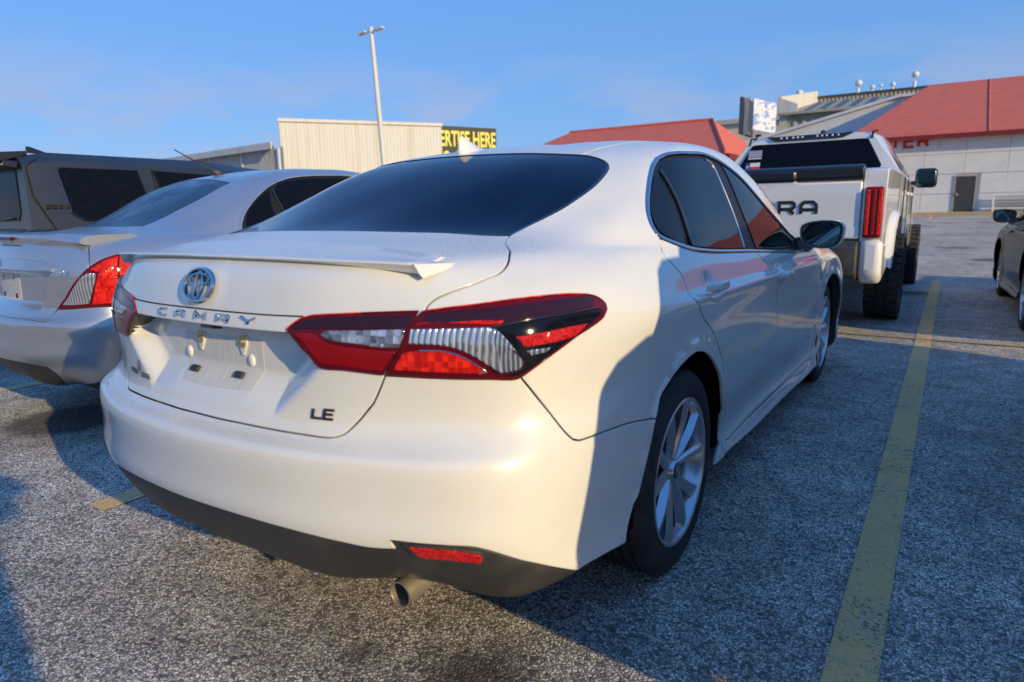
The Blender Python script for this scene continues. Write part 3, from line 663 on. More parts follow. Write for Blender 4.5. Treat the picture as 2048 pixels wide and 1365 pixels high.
def build_sedan(sh, UV, root, paintm, detail=True, glass='rear_glass', wheels=True, h=.022, trim='chrome'):
    D = sedan_polys(UV, sh); P = {}
    for k in ('rear_bumper', 'trunk_lid', 'roof', 'hood', 'front_bumper'):
        P[k] = panel(k, sh, D[k], paintm, root, h=(.008 if detail and k == 'trunk_lid' else h if k != 'roof' else .03), rim=.018 if k == 'rear_bumper' else .012)
    P['rear_valance'] = panel('rear_valance', sh, D['rear_valance'], 'black_plastic', root, h=h, gap=.001, off=-.002)
    P['rear_window'] = panel('rear_window', sh, D['rear_window'], glass, root, h=.03, gap=.004, off=-.003)
    strip('window_seal', sh, D['rear_window'], .014, .0035, 'black_trim', P['rear_window'], closed=True, off=-.0035)
    P['windshield'] = panel('windshield', sh, D['windshield'], 'side_glass', root, h=.04, off=-.003)
    for mi in (False, True):
        s = -1 if mi else 1
        bs = panel('body_side', sh, D['body_side'], paintm, root, h=h, mirror=mi)
        rd = panel('rear_door', sh, D['rear_door'], paintm, root, h=h, mirror=mi); fd = panel('front_door', sh, D['front_door'], paintm, root, h=h, mirror=mi)
        panel('front_fender', sh, D['front_fender'], paintm, root, h=.035, mirror=mi)
        fr = panel('window_frame', sh, D['window_frame'], 'frame_black', root, h=.04, mirror=mi, off=-.006, gap=0, edge=False)
        for k, pr in (('quarter_window', rd), ('rear_door_window', rd), ('front_door_window', fd)):
            panel(k, sh, D[k], 'side_glass', pr, h=.03, mirror=mi, off=-.002, gap=.001, rim=.004)
        strip('window_chrome', sh, D['window_frame'], .017, .005, trim, fr, closed=True, off=0, mirror=mi, step=.012)
        g = UV['rwin']; strip('division_bar', sh, [UV['rwin'][-1 % len(g)], UV['rwin'][0]][::-1]+[UV['rwin'][-2], UV['rwin'][-3]], .016, .004, 'black_trim', rd, off=0, mirror=mi)
        strip('window_channel', sh, [g[5], g[6], g[7], g[8], g[9]], .010, .004, 'alloy', rd, off=-.001, mirror=mi)
        # door handles
        for dr, (hy, hz) in ((rd, (1.255, .921)), (fd, (2.255, .871))):
            u, v = solve_surf(sh, (hy, hz), (1, 2), (1.6 if hy < 2 else 2.5, .85)); Pn = sh.base(np.array([u]), np.array([v]))[0]; x0 = Pn[0]
            ys = np.linspace(-.105, .105, 15); pts = []; rad = []
            M = MB(); V = []; nn = 12
            for i, dy in enumerate(ys):
                e = 1-abs(dy/.105)**4; lift = .034*max(0, 1-(dy/.118)**4)+.002; hh = .017*(.55+.45*e); th = .008*(.5+.5*e)
                for q in range(nn):
                    a = 2*math.pi*q/nn; V.append((s*(x0+lift+th*math.cos(a)), hy+dy, hz+hh*math.sin(a)+.0-.004*dy))
            F = [(i*nn+q, i*nn+(q+1) % nn, (i+1)*nn+(q+1) % nn, (i+1)*nn+q) for i in range(14) for q in range(nn)]+[tuple(range(nn))[::-1], tuple(range(14*nn, 15*nn))]
            if s > 0: F = [f[::-1] for f in F]
            M.add(V, F).obj('door_handle', paintm, dr, auto=60)
        side_mirror(root, s, paintm)
    # dark floor, arch liners, inner shell
    V = []; M = MB()
    for s in (-1, 1):
        for yc in (1.08, 3.92):
            A = [math.radians(a) for a in range(0, 181, 9)]
            M.grid([[(s*.60, yc+.40*math.cos(a), .30+.41*math.sin(a)), (s*.885, yc+.40*math.cos(a), .30+.41*math.sin(a))] for a in A])
            M.add([(s*.60, yc+.40*math.cos(a), .30+.41*math.sin(a)) for a in A], [tuple(range(len(A)))])
    M.box((-.70, .42, .27), (.70, 4.5, .34)); M.box((-.55, .32, .34), (.55, 4.5, .95)); M.box((-.84, 1.58, .24), (.84, 3.42, .38))
    M.box((-.62, .26, .30), (.62, .44, .62))
    M.obj('underbody', 'cavity', root)
    if wheels:
        for yc in (1.07, 3.91):
            for s in (1, -1): make_wheel(root, (s*.893, yc, .334), s)
    return P, D
def side_mirror(root, s, paintm, y=3.02, x0=.965, z0=1.02, sc=.92):
    """door mirror: shell open to the rear with black bezel and glass"""
    n = 28; V = []; F = []
    def outline(k, gx, gz):
        a = 2*math.pi*k/n; c, q = math.cos(a), math.sin(a); e = .62
        X = math.copysign(abs(c)**e, c); Z = math.copysign(abs(q)**e, q)
        return gx*X*(1+.10*Z), gz*Z*(1-.12*(X < 0)*abs(X))
    rings = [(.92, .002), (.98, -.002), (1.03, .012), (1.02, .05), (.93, .10), (.72, .14), (.40, .158), (.05, .162)]
    for sc_, dy in rings:
        for k in range(n):
            a, b = outline(k, .118*sc*sc_, .083*sc*sc_); V.append((s*(x0+a), y+dy, z0+b))
    for i in range(len(rings)-1):
        for k in range(n): F.append((i*n+k, i*n+(k+1) % n, (i+1)*n+(k+1) % n, (i+1)*n+k))
    if s > 0: F = [f[::-1] for f in F]
    root_m = mesh_obj('side_mirror', V, F, paintm, root, auto=70)
    M = MB(); V = []
    for g, dy in ((.93, .004), (.93, -.007), (.83, -.006), (.81, .006)):
        for k in range(n):
            a, b = outline(k, .118*sc*g, .083*sc*g); V.append((s*(x0+a), y+dy, z0+b))
    F = [(i*n+k, i*n+(k+1) % n, (i+1)*n+(k+1) % n, (i+1)*n+k) for i in range(3) for k in range(n)]
    M.add(V, F if s < 0 else [f[::-1] for f in F]).obj('mirror_bezel', 'black_trim', root_m, auto=40)
    V = [];
    for k in range(n):
        a, b = outline(k, .118*sc*.82, .083*sc*.82); V.append((s*(x0+a), y+.002-(.018*a/.1 if False else 0), z0+b))
    mesh_obj('mirror_glass', V, [tuple(range(n)) if s > 0 else tuple(range(n))[::-1]], 'mirror_glass', root_m)
    st = MB(); P = [(s*(x0-.115), y+.06, z0-.075), (s*(x0-.07), y+.055, z0-.06), (s*(x0-.02), y+.05, z0-.03)]
    A = [(x0-.155, y-.02, z0-.155), (x0-.155, y+.13, z0-.175), (x0-.135, y+.13, z0-.02), (x0-.135, y+.0, z0-.02)]
    B = [(x0-.04, y+.015, z0-.075), (x0-.04, y+.11, z0-.075), (x0-.05, y+.11, z0-.02), (x0-.05, y+.015, z0-.02)]
    V = [(s*a[0], a[1], a[2]) for a in A+B]; F = [(0, 1, 2, 3), (4, 7, 6, 5), (0, 4, 5, 1), (1, 5, 6, 2), (2, 6, 7, 3), (3, 7, 4, 0)]
    st.add(V, F).obj('mirror_mount', 'black_trim', root_m)
    return root_m

def lamp_set(sh, UV, root, s, LP, base='lens_red_dark'):
    """LP: list of (name, uv key, material, offset)"""
    mi = s < 0; parent = None
    for nm, key, m_, off in LP:
        if nm == 'tail_lamp':
            parent = panel(nm, sh, UV[key], m_, root, h=.02, mirror=mi, off=off, rim=.03, gap=.001)
            if off < .0055: panel('lamp_housing', sh, UV[key], 'black_plastic', parent, h=.04, mirror=mi, off=.003, rim=.075, gap=.0)
            if key.startswith('lamp'):
                strip('red_line', sh, UV[key][0 if off < .0055 else 0:7], .0032, .0016, 'lens_red_bright', parent, off=off+.0015, mirror=mi, step=.01)
            strip('lamp_edge', sh, UV[key], .0045, .0015, 'lens_red_dark', parent, closed=True, off=off, mirror=mi, step=.01)
        else:
            panel(nm, sh, UV[key], m_, parent, h=.012, mirror=mi, off=off, rim=.005, gap=.0005)
    if 'lamp_clear_out' in UV and LP[0][1] == 'lampin_l':
        g = UV['lamp_clear_out']; strip('lens_border', sh, g[4:9], .0042, .002, 'lens_smoke', parent, off=.0088, mirror=mi, step=.008)
        g = UV['lamp_red_out']; strip('lens_border', sh, g[1:6], .003, .0016, 'chrome', parent, off=.0085, mirror=mi, step=.008)
        g = UV['lamp_black']; strip('trim_edge', sh, g[0:5], .0035, .002, 'chrome_dark', parent, off=.0075, mirror=mi, step=.01)
    return parent
def rear_details(sh, base, UV, root, P):
    lid = P['trunk_lid']; bump = P['rear_bumper']; val = P['rear_valance']
    # garnish under the crease
    h = [solve_surf(base, t, (0, 2), (.1, .8)) for t in ((0, .9445), (.2, .944), (.355, .9455), (.325, .921), (.308, .9085), (.2, .908), (0, .908))]
    gp = h+[(-a, b) for a, b in h[::-1][1:-1]]
    gp = [p for i, p in enumerate(gp) if i == 0 or abs(p[0]-gp[i-1][0])+abs(p[1]-gp[i-1][1]) > 1e-4]
    gr = panel('lid_garnish', base, gp, 'white_paint', lid, h=.012, off=.005, rim=.05, gap=.0012)
    strip('garnish_gap', base, [(-a, b) for a, b in h[:3]][::-1]+h[1:3], .0035, .0012, 'gap_black', gr, off=.0045)
    # letters
    for ch, x, w in (('C', -.157, .036), ('A', -.074, .039), ('M', .014, .040), ('R', .103, .043), ('Y', .193, .048)):
        fr = frame_at(base, x, .927, .0045, (abs(x)+.01, .8)); m = MB()
        letter(m, ch, w, .0165, .0072, (fr[0]-fr[1]*w/2-fr[2]*.008, fr[1], fr[2], fr[3]), t=.005, taper=.5); m.obj('badge_letter', 'chrome', gr)
    for ch, x in (('L', .383), ('E', .413)):
        fr = frame_at(base, x, .728, .0, (x, .65)); m = MB()
        letter(m, ch, .024, .021, .0065, (fr[0]-fr[1]*.012-fr[2]*.0105, fr[1], fr[2], fr[3]), t=.004, slant=.2, taper=.7); m.obj('badge_letter', 'chrome_dark', lid)
    # emblem
    o, ex, ey, n = frame_at(sh, 0, 1.002, .002, (.02, .9)); T = np.linspace(0, 2*math.pi, 49)[:-1]
    m = MB(); R = lambda a, rx, ry, cx=0, cy=0, d=0: o+ex*(cx+rx*math.cos(a))+ey*(cy+ry*math.sin(a))+n*d
    def band(cx, cy, rx, ry, w, d0, d1):
        V = []
        for a in T:
            V += [R(a, rx, ry, cx, cy, d0), R(a, rx-w*.3, ry-w*.3, cx, cy, d1), R(a, rx-w*.7, ry-w*.7, cx, cy, d1), R(a, rx-w, ry-w, cx, cy, d0)]
        k = len(T); m.add(V, [(i*4+c, ((i+1) % k)*4+c, ((i+1) % k)*4+c+1, i*4+c+1) for i in range(k) for c in range(3)])
    band(0, 0, .063, .046, .0105, 0, .009); band(0, .0145, .046, .0175, .0075, 0, .0075); band(0, .0, .0195, .038, .0080, 0, .0066)
    m.obj('emblem', 'chrome', lid, auto=50)
    # dealer mark printed on the lid
    o, ex, ey, n = frame_at(base, -.352, .757, .0012, (.35, .68)); ex_, ey_, n_ = ex, ey, n
    m = MB(); m.prism([], 0, 0) if False else None
    V = []; 
    for a in T: V += [o+ex_*.0165*math.cos(a)*.85+ey_*.0165*math.sin(a), o+ex_*.0135*math.cos(a)*.85+ey_*.0135*math.sin(a)]
    k = len(T); mesh_obj('print_ring', V, [(2*i, 2*((i+1) % k), 2*((i+1) % k)+1, 2*i+1) for i in range(k)], 'grey_print', lid)
    m = MB(); letter(m, 'U', .011, .015, .0035, (o-ex*.0055-ey*.0075, ex, ey, n), t=.0006, slant=.1, taper=1); m.obj('print_letter', 'grey_print', lid)
    for txt, xx, zz in (('UNIVERSAL', -.395, .7365), ('TOYOTA', -.310, .7335)):
        o, ex, ey, n = frame_at(base, xx, zz, .0012, (-xx, .67)); text_obj('print_text', txt, .0195, (o, ex, ey, n), 'grey_print', lid, extrude=.0003, sx=(.70 if txt == 'UNIVERSAL' else .82), bold=.0006)
    # plate hardware in the recess
    def fr_(x, z, off=0): return frame_at(sh, x, z, off, (abs(x)+.01, .76))
    Q = [solve_surf(base, t, (0, 2), (.1, .76)) for t in ((-.15, .872), (.17, .872), (.168, .80), (.160, .752), (0, .746), (-.125, .748), (-.148, .80))]
    Q = [(-a if x < 0 else a, b) for (a, b), x in zip([solve_surf(base, (abs(t[0]), t[1]), (0, 2), (.1, .76)) for t in ((-.15, .872), (.17, .872), (.168, .80), (.160, .752), (.001, .746), (-.125, .748), (-.148, .80))], (-1, 1, 1, 1, 1, -1, -1))]
    panel('plate_dirt_imprint', sh, Q, 'plate_dirt', lid, h=.012, off=.0008, rim=.0006, gap=0, edge=False)  # dirt imprint left by the missing number plate
    for x, z in ((-.078, .860), (.099, .863)):
        o, ex, ey, n = fr_(x, z, .001); m = MB()
        m.prism([(-.016, .014), (-.016, -.004), (-.002, -.034), (.004, -.034), (.018, -.004), (.018, .014)], 0, .004, (o, ex, ey, n)); m.obj('plate_bracket', 'white_paint', lid, auto=30)
        m = MB(); m.prism([(-.010, .015), (-.012, -.008), (.004, -.016), (.014, -.006), (.012, .015)], .004, .0065, (o, ex, ey, n)); c = m.obj('plate_clip', 'gold_zinc', lid, auto=30)
        m = MB(); Z = [o+n*.0065+ex*(.001+.0045*math.cos(a))+ey*(.0045*math.sin(a)) for a in T[::4]]; Z2 = [z_+n*.004 for z_ in Z]; k = len(Z)
        m.add(Z+Z2, [(i, (i+1) % k, k+(i+1) % k, k+i) for i in range(k)]+[tuple(range(k, 2*k))]); m.obj('plate_screw', 'steel', lid)
    for x, z in ((-.140, .815), (.126, .817)):
        o, ex, ey, n = fr_(x, z, 0); m = MB(); rings = [(1, -.001), (.93, .0035), (.7, .006), (.4, .0072), (.05, .0075)]; V = []
        for r, d in rings:
            for a in T[::2]: V.append(o+ex*.012*r*math.cos(a)+ey*.017*r*math.sin(a)+n*d)
        k = len(T[::2]); m.add(V, [(i*k+j, i*k+(j+1) % k, (i+1)*k+(j+1) % k, (i+1)*k+j) for i in range(4) for j in range(k)]).obj('plate_bumper', 'white_paint', lid, smooth=True)
    for x, z in ((-.092, .774), (.092, .777)):
        o, ex, ey, n = fr_(x, z, 0); 
        m = MB(); m.box((-.016, -.009, 0), (.016, .009, .010), .002); m.V = [tuple(o+ex*v[0]+ey*v[1]+n*v[2]) for v in m.V]; m.obj('rubber_pad', 'black_plastic', lid)
        m = MB(); m.lathe([(.0, .003), (.004, .002), (.005, -.001)], 10, axis='z'); m.V = [tuple(o+ex*v[0]+ey*(v[1]+.018)+n*v[2]) for v in m.V]; m.obj('plate_stud', 'white_paint', lid, smooth=True)
    # reverse camera and plate light under the garnish
    o, ex, ey, n = frame_at(base, .03, .905, 0, (.03, .8)); m = MB(); m.box((-.025, -.006, -.03), (.025, .004, -.002), .002); m.V = [tuple(o+ex*v[0]+ey*v[1]+n*v[2]) for v in m.V]; m.obj('reverse_camera', 'black_trim', lid)
    # spoiler
    xs = [0, .1, .2, .3, .4, .48, .54, .59]; ty = [.085, .086, .09, .097, .108, .120, .132, .143]; tz = [1.075, 1.075, 1.0745, 1.073, 1.071, 1.0695, 1.068, 1.066]; bz = [1.059, 1.059, 1.0585, 1.057, 1.0535, 1.050, 1.046, 1.041]
    XS = np.linspace(-.59, .59, 61); V = []
    def dz(x, y):
        u, v = solve_surf(base, (abs(x)+1e-4, y), (0, 1), (abs(x)+.01, 1.12)); return base.base(np.array([u]), np.array([v]))[0][2]
    for x in XS:
        a = abs(x); y = np.interp(a, xs, ty); zt = np.interp(a, xs, tz); zb = np.interp(a, xs, bz); yf = y+.155-.03*(a/.59)**4
        d1 = dz(x, yf); d2 = dz(x, yf-.05); d3 = dz(x, yf-.1)
        V += [(x, y+.07, zb-.022), (x, y+.045, zb-.008), (x, y+.026, zb-.001), (x, y+.020, zb+.001), (x, y, zt-.005), (x, y+.003, zt-.0008), (x, y+.010, zt+.0006), (x, y+.045, max(min(d3, zt+.006)+.002, zt+.001)), (x, yf-.05, d2+.003), (x, yf-.012, d1+.0022), (x, yf, d1-.002)]
    m = 11; n_ = len(XS); F = [(i*m+j, (i+1)*m+j, (i+1)*m+j+1, i*m+j+1) for i in range(n_-1) for j in range(m-1)]
    V2 = list(V); 
    for s, k in ((-1, 0), (1, n_-1)):
        yq = .262; zq = dz(.632, yq)+.002; t0 = len(V2)
        V2 += [(s*.612, .165, 1.031), (s*.607, .158, 1.043), (s*.600, .151, 1.062), (s*.632, .262, zq-.003), (s*.612, .276, zq-.004), (s*.638, .255, zq-.008)]
        r = [k*m+j for j in range(m)]; A = t0
        ff = [(r[1], r[2], A), (r[2], r[3], A+1, A), (r[3], r[4], A+2, A+1), (r[4], r[5], A+2), (r[5], r[6], A+2), (r[6], r[7], A+3, A+2), (r[7], r[8], A+4, A+3), (r[8], r[9], A+4), (r[9], r[10], A+4), (A, A+1, A+5), (A+1, A+2, A+3, A+5), (A+3, A+4, A+5)]
        F += ff if s > 0 else [f[::-1] for f in ff]
    mesh_obj('trunk_spoiler', V2, F, 'white_paint', lid, auto=32)
    # reflectors in the black pods
    for s in (1, -1):
        panel('reflector_bezel', base, UV['reflbez'], 'black_plastic', val, h=.012, mirror=s < 0, off=.003, rim=.008)
        panel('reflector', base, UV['refl'], 'reflector_red', val, h=.01, mirror=s < 0, off=.0062, rim=.006, gap=.0005)
    for x, z, w_ in ((.335, .658, .0035), (.30, .640, .0015)):
        pass
    # exhaust
    a = np.array([.535, .125, .285]); b = np.array([.545, .55, .33]); P_ = [a+(b-a)*t for t in (0, .08, .5, 1)]; m = MB(); m.tube(P_, [.033, .033, .031, .029], 28, cap=False); m.tube(P_[::-1], [.025, .027, .030, .030][::-1] and [.026, .028, .030, .030], 28, cap=False)
    V = []
    k = 28
    m.add([m.V[i] for i in range(k)]+[m.V[len(m.V)-k+i] for i in range(k)], [(i, (i+1) % k, k+(i+1) % k, k+i) for i in range(0)])
    ex_o = m.obj('exhaust_tip', 'steel', val, auto=50)
    MB().lathe([(.032, 0), (.033, -.003), (.0295, -.004), (.0285, .0)], 28, axis='y', c=tuple(a)).obj('exhaust_rim', 'steel', ex_o, auto=60)
    MB().lathe([(0, 0), (.030, 0)], 20, axis='y', c=(a[0], a[1]+.10, a[2]+.01)).obj('exhaust_bore', 'cavity', ex_o)
    # roof fin
    V = []; ys = np.linspace(0, .165, 14); prof = [0, .038, .056, .0575, .052, .045, .038, .031, .0245, .0185, .013, .008, .004, 0]
    def rz(y): u, v = solve_surf(base, (.001, y), (0, 1), (.01, 2.2)); return base.base(np.array([u]), np.array([v]))[0][2]
    for i, yy in enumerate(ys):
        y = 1.10+yy; z0 = rz(y)-.003; hh = prof[i]+.004; w = .030*math.sin(math.pi*min(1, (yy+.02)/.19))**.6; lean = -.012*(hh/.06)
        for q in range(9):
            t = q/8; a = math.pi*t; V.append((w*math.cos(a)*(1-.75*math.sin(a)**.7), y+lean*math.sin(a), z0+hh*math.sin(a)))
    F = [(i*9+q, i*9+q+1, (i+1)*9+q+1, (i+1)*9+q) for i in range(13) for q in range(8)]+[tuple(range(9))[::-1]]
    mesh_obj('antenna_fin', V, F, 'white_paint', P['roof'], auto=50)
LAMP_PARTS = [('tail_lamp', 'lampin_l', 'lens_red_dark', .005), ('smoked_band', 'lamp_smoke_in', 'lens_smoke', .0062), ('reverse_lens', 'lamp_clear_in', 'lens_frost', .0062), ('red_band', 'lamp_red_in', 'lens_red', .0062),
 ('tail_lamp', 'lampout_l', 'lens_red_dark', .006), ('smoked_band', 'lamp_smoke_out', 'lens_smoke', .0072), ('red_line', 'lamp_line_out', 'lens_red_bright', .0074), ('dark_housing', 'lamp_black', 'lens_black', .0070), ('clear_lens', 'lamp_clear_out', 'lens_clear', .0084), ('ribbed_lens', 'lamp_rib', 'lens_ribbed', .0092), ('brake_lens', 'lamp_red_out', 'lens_red_bright', .0078), ('side_reflector', 'lamp_strip', 'reflector_red', .0086), ('lamp_trim', 'lamp_dash', 'lens_ribbed', .0084)]

import json
UV = json.loads('''{"glassb":[[0.021,1.39],[0.136,1.39],[0.257,1.388],[0.433,1.383],[0.662,1.342]],"gap":[[0.082,0.629],[0.175,0.631],[0.315,0.628],[0.372,0.625],[0.396,0.625],[0.413,0.629],[0.426,0.636],[0.443,0.651],[0.461,0.666],[0.476,0.679],[0.491,0.692],[0.504,0.713],[0.514,0.736]],"lampgap":[[0.514,0.736],[0.527,0.772],[0.538,0.821],[0.552,0.856],[0.565,0.874]],"seamlid":[[0.565,0.874],[0.569,0.888],[0.582,0.904],[0.605,0.918],[0.632,0.932],[0.664,0.948],[0.695,0.969],[0.711,0.981],[0.723,1.0],[0.731,1.026],[0.734,1.065],[0.725,1.155],[0.665,1.337]],"glassside":[[0.659,1.348],[0.678,1.41],[0.714,1.466],[0.758,1.53],[0.794,1.618],[0.811,1.687],[0.816,1.758],[0.814,1.821],[0.803,1.874],[0.778,1.917],[0.74,1.952],[0.684,1.98],[0.592,2.002]],"glasstop":[[0.592,2.002],[0.398,1.998],[0.226,1.997]],"lampbot":[[0.514,0.736],[0.591,0.732],[0.712,0.727],[0.754,0.724],[0.765,0.726]],"bseam":[[0.765,0.726],[0.798,0.685],[0.835,0.636],[0.866,0.586],[0.876,0.57],[0.886,0.557],[0.895,0.547],[0.91,0.539],[0.935,0.536],[0.966,0.534],[1.015,0.529],[1.069,0.521],[1.13,0.504],[1.183,0.486]],"archlow":[[1.183,0.486],[1.157,0.409],[1.118,0.314],[1.068,0.227],[1.052,0.169]],"bumpunder":[[1.053,0.166],[0.978,0.198],[0.915,0.203],[0.887,0.196],[0.866,0.183]],"blacktop":[[0.866,0.183],[0.856,0.219],[0.84,0.243],[0.81,0.267],[0.772,0.281],[0.737,0.294],[0.694,0.306],[0.649,0.306],[0.597,0.311],[0.545,0.32],[0.548,0.309],[0.552,0.287]],"black2":[[0.552,0.287],[0.499,0.283],[0.449,0.288],[0.333,0.293]],"bottom":[[0.866,0.181],[0.8,0.171],[0.749,0.145],[0.704,0.127],[0.68,0.139],[0.659,0.088],[0.625,0.089],[0.597,0.136],[0.565,0.144],[0.539,0.159],[0.52,0.185],[0.5,0.197]],"archhigh":[[1.183,0.486],[1.216,0.544],[1.269,0.581],[1.338,0.608],[1.415,0.62],[1.456,0.614],[1.503,0.601],[1.569,0.571],[1.633,0.536],[1.694,0.495],[1.737,0.429],[1.804,0.357],[1.829,0.296]],"rockerend":[[1.829,0.296],[1.8,0.258],[1.722,0.23],[1.664,0.172]],"doorrear":[[1.307,1.313],[1.32,1.143],[1.332,1.064],[1.354,1.01],[1.389,0.94],[1.397,0.884],[1.395,0.825],[1.452,0.761],[1.555,0.677],[1.637,0.604],[1.698,0.561],[1.74,0.522],[1.785,0.453],[1.887,0.344],[1.89,0.254],[1.878,0.235],[1.897,0.226]],"rockertop":[[1.897,0.226],[2.159,0.232],[2.478,0.232],[2.986,0.231],[3.567,0.229]],"doormid":[[2.252,1.079],[2.256,1.005],[2.278,0.939],[2.313,0.888],[2.329,0.85],[2.344,0.824],[2.354,0.794],[2.431,0.689],[2.485,0.616],[2.564,0.511],[2.54,0.456],[2.511,0.381],[2.498,0.324],[2.498,0.284],[2.473,0.235]],"doorfront":[[3.224,1.004],[3.283,0.86],[3.332,0.783],[3.45,0.716],[3.618,0.559],[3.68,0.387],[3.698,0.274],[3.567,0.229]],"rockbot":[[1.664,0.172],[1.952,0.168],[2.45,0.14],[3.021,0.147],[3.531,0.148]],"dlo":[[1.308,1.336],[1.257,1.405],[1.215,1.501],[1.177,1.595],[1.139,1.696],[1.107,1.813],[1.105,1.912],[1.15,1.983],[1.284,2.016],[1.518,2.017],[1.791,2.004],[2.007,2.001],[2.162,1.982],[2.393,1.917],[2.655,1.809],[2.877,1.614],[3.071,1.414],[3.168,1.232],[3.172,1.093],[3.046,0.993],[2.905,0.96],[2.627,1.0],[2.242,1.074],[1.86,1.143],[1.688,1.189],[1.579,1.222],[1.484,1.265],[1.385,1.303]],"qwin":[[1.2,1.867],[1.161,1.83],[1.169,1.721],[1.196,1.621],[1.232,1.538],[1.278,1.442],[1.324,1.38],[1.407,1.337],[1.519,1.283],[1.444,1.606],[1.328,1.768]],"rwin":[[1.228,1.88],[1.229,1.929],[1.323,1.961],[1.511,1.966],[1.734,1.959],[2.053,1.943],[2.131,1.9],[2.143,1.757],[2.148,1.555],[2.123,1.211],[1.826,1.248],[1.653,1.264],[1.569,1.276],[1.508,1.612],[1.395,1.771]],"fwin":[[2.311,1.91],[2.401,1.89],[2.564,1.828],[2.735,1.738],[2.842,1.605],[2.991,1.451],[3.11,1.301],[3.101,1.21],[2.977,1.1],[2.695,1.099],[2.299,1.158],[2.293,1.456],[2.298,1.656],[2.321,1.837]],"lampin_l":[[0.293,0.823],[0.308,0.839],[0.324,0.855],[0.335,0.859],[0.348,0.864],[0.405,0.869],[0.449,0.871],[0.519,0.873],[0.555,0.874],[0.553,0.87],[0.543,0.839],[0.535,0.799],[0.523,0.767],[0.511,0.74],[0.431,0.748],[0.37,0.752],[0.35,0.771],[0.337,0.78]],"lampout_l":[[0.566,0.874],[0.615,0.882],[0.672,0.889],[0.736,0.897],[0.806,0.902],[0.865,0.903],[0.918,0.899],[0.953,0.89],[0.974,0.877],[0.985,0.864],[0.984,0.849],[0.964,0.829],[0.917,0.811],[0.882,0.799],[0.831,0.772],[0.792,0.747],[0.759,0.726],[0.743,0.726],[0.709,0.73],[0.598,0.736],[0.519,0.74],[0.532,0.772],[0.54,0.796],[0.548,0.841]],"lamp_smoke_in":[[0.301,0.823],[0.32,0.844],[0.342,0.853],[0.406,0.861],[0.547,0.867],[0.542,0.839],[0.531,0.833],[0.365,0.828],[0.353,0.827]],"lamp_clear_in":[[0.374,0.815],[0.382,0.825],[0.536,0.833],[0.533,0.792],[0.493,0.792],[0.445,0.798],[0.404,0.801],[0.383,0.808]],"lamp_red_in":[[0.311,0.817],[0.342,0.818],[0.363,0.815],[0.372,0.805],[0.405,0.794],[0.462,0.788],[0.527,0.784],[0.508,0.745],[0.431,0.753],[0.372,0.757],[0.353,0.776]],"lamp_smoke_out":[[0.569,0.87],[0.899,0.895],[0.946,0.886],[0.941,0.861],[0.737,0.846],[0.714,0.843],[0.569,0.849]],"lamp_line_out":[[0.554,0.841],[0.569,0.848],[0.714,0.843],[0.721,0.848],[0.719,0.851],[0.68,0.855],[0.57,0.847]],"lamp_clear_out":[[0.546,0.833],[0.681,0.837],[0.7,0.835],[0.717,0.82],[0.743,0.786],[0.768,0.759],[0.76,0.743],[0.726,0.739],[0.706,0.753],[0.66,0.782],[0.617,0.797],[0.548,0.801]],"lamp_red_out":[[0.54,0.781],[0.571,0.788],[0.619,0.786],[0.658,0.772],[0.701,0.743],[0.686,0.741],[0.531,0.748],[0.535,0.765]],"lamp_black":[[0.7,0.836],[0.752,0.846],[0.806,0.851],[0.951,0.856],[0.967,0.843],[0.917,0.816],[0.882,0.804],[0.827,0.773],[0.758,0.731],[0.733,0.733],[0.736,0.737],[0.763,0.741],[0.771,0.759],[0.745,0.788],[0.718,0.822]],"lamp_strip":[[0.745,0.814],[0.847,0.823],[0.913,0.823],[0.893,0.808],[0.87,0.798],[0.765,0.79]],"lamp_dash":[[0.769,0.782],[0.778,0.784],[0.819,0.784],[0.812,0.775],[0.779,0.771]],"crease":[[0.265,0.859],[0.343,0.861],[0.318,0.852]],"handle1":[[1.582,0.856]],"handle2":[[2.454,0.801]],"ditch":[[0.602,2.018],[0.61,2.065],[0.644,2.122],[0.684,2.177]],"refl":[[0.577,0.306],[0.699,0.289],[0.703,0.279],[0.691,0.261],[0.594,0.267],[0.586,0.275],[0.581,0.29]],"lamp_rib":[[0.705,0.834],[0.718,0.822],[0.746,0.788],[0.767,0.759],[0.76,0.743],[0.727,0.74],[0.719,0.771],[0.703,0.809]],"reflbez":[[0.562,0.311],[0.589,0.315],[0.648,0.303],[0.705,0.298],[0.711,0.28],[0.696,0.259],[0.634,0.252],[0.586,0.259],[0.575,0.268],[0.569,0.289]],"lampback":[[0.294,0.821],[0.37,0.75],[0.354,0.743]],"farch":[[3.533,0.237],[3.524,0.34],[3.543,0.433],[3.59,0.521],[3.659,0.579],[3.74,0.626],[3.826,0.646],[3.907,0.626],[3.974,0.572],[4.031,0.496],[4.068,0.391],[4.083,0.294],[4.068,0.2]]}''')
build_mats()
SH = Shell(finish_rings(SEDAN_RINGS)); SH.disp = sedan_disp
white = empty('parked_sedan', label='white four-door sedan in the foreground with dark tinted rear window and bare plate recess', category='car')
PP, DD = build_sedan(SH, UV, white, 'white_paint')
SHB = Shell(finish_rings(SEDAN_RINGS))
rear_details(SH, SHB, UV, white, PP)
for s_ in (1, -1): lamp_set(SHB, UV, white, s_, LAMP_PARTS)

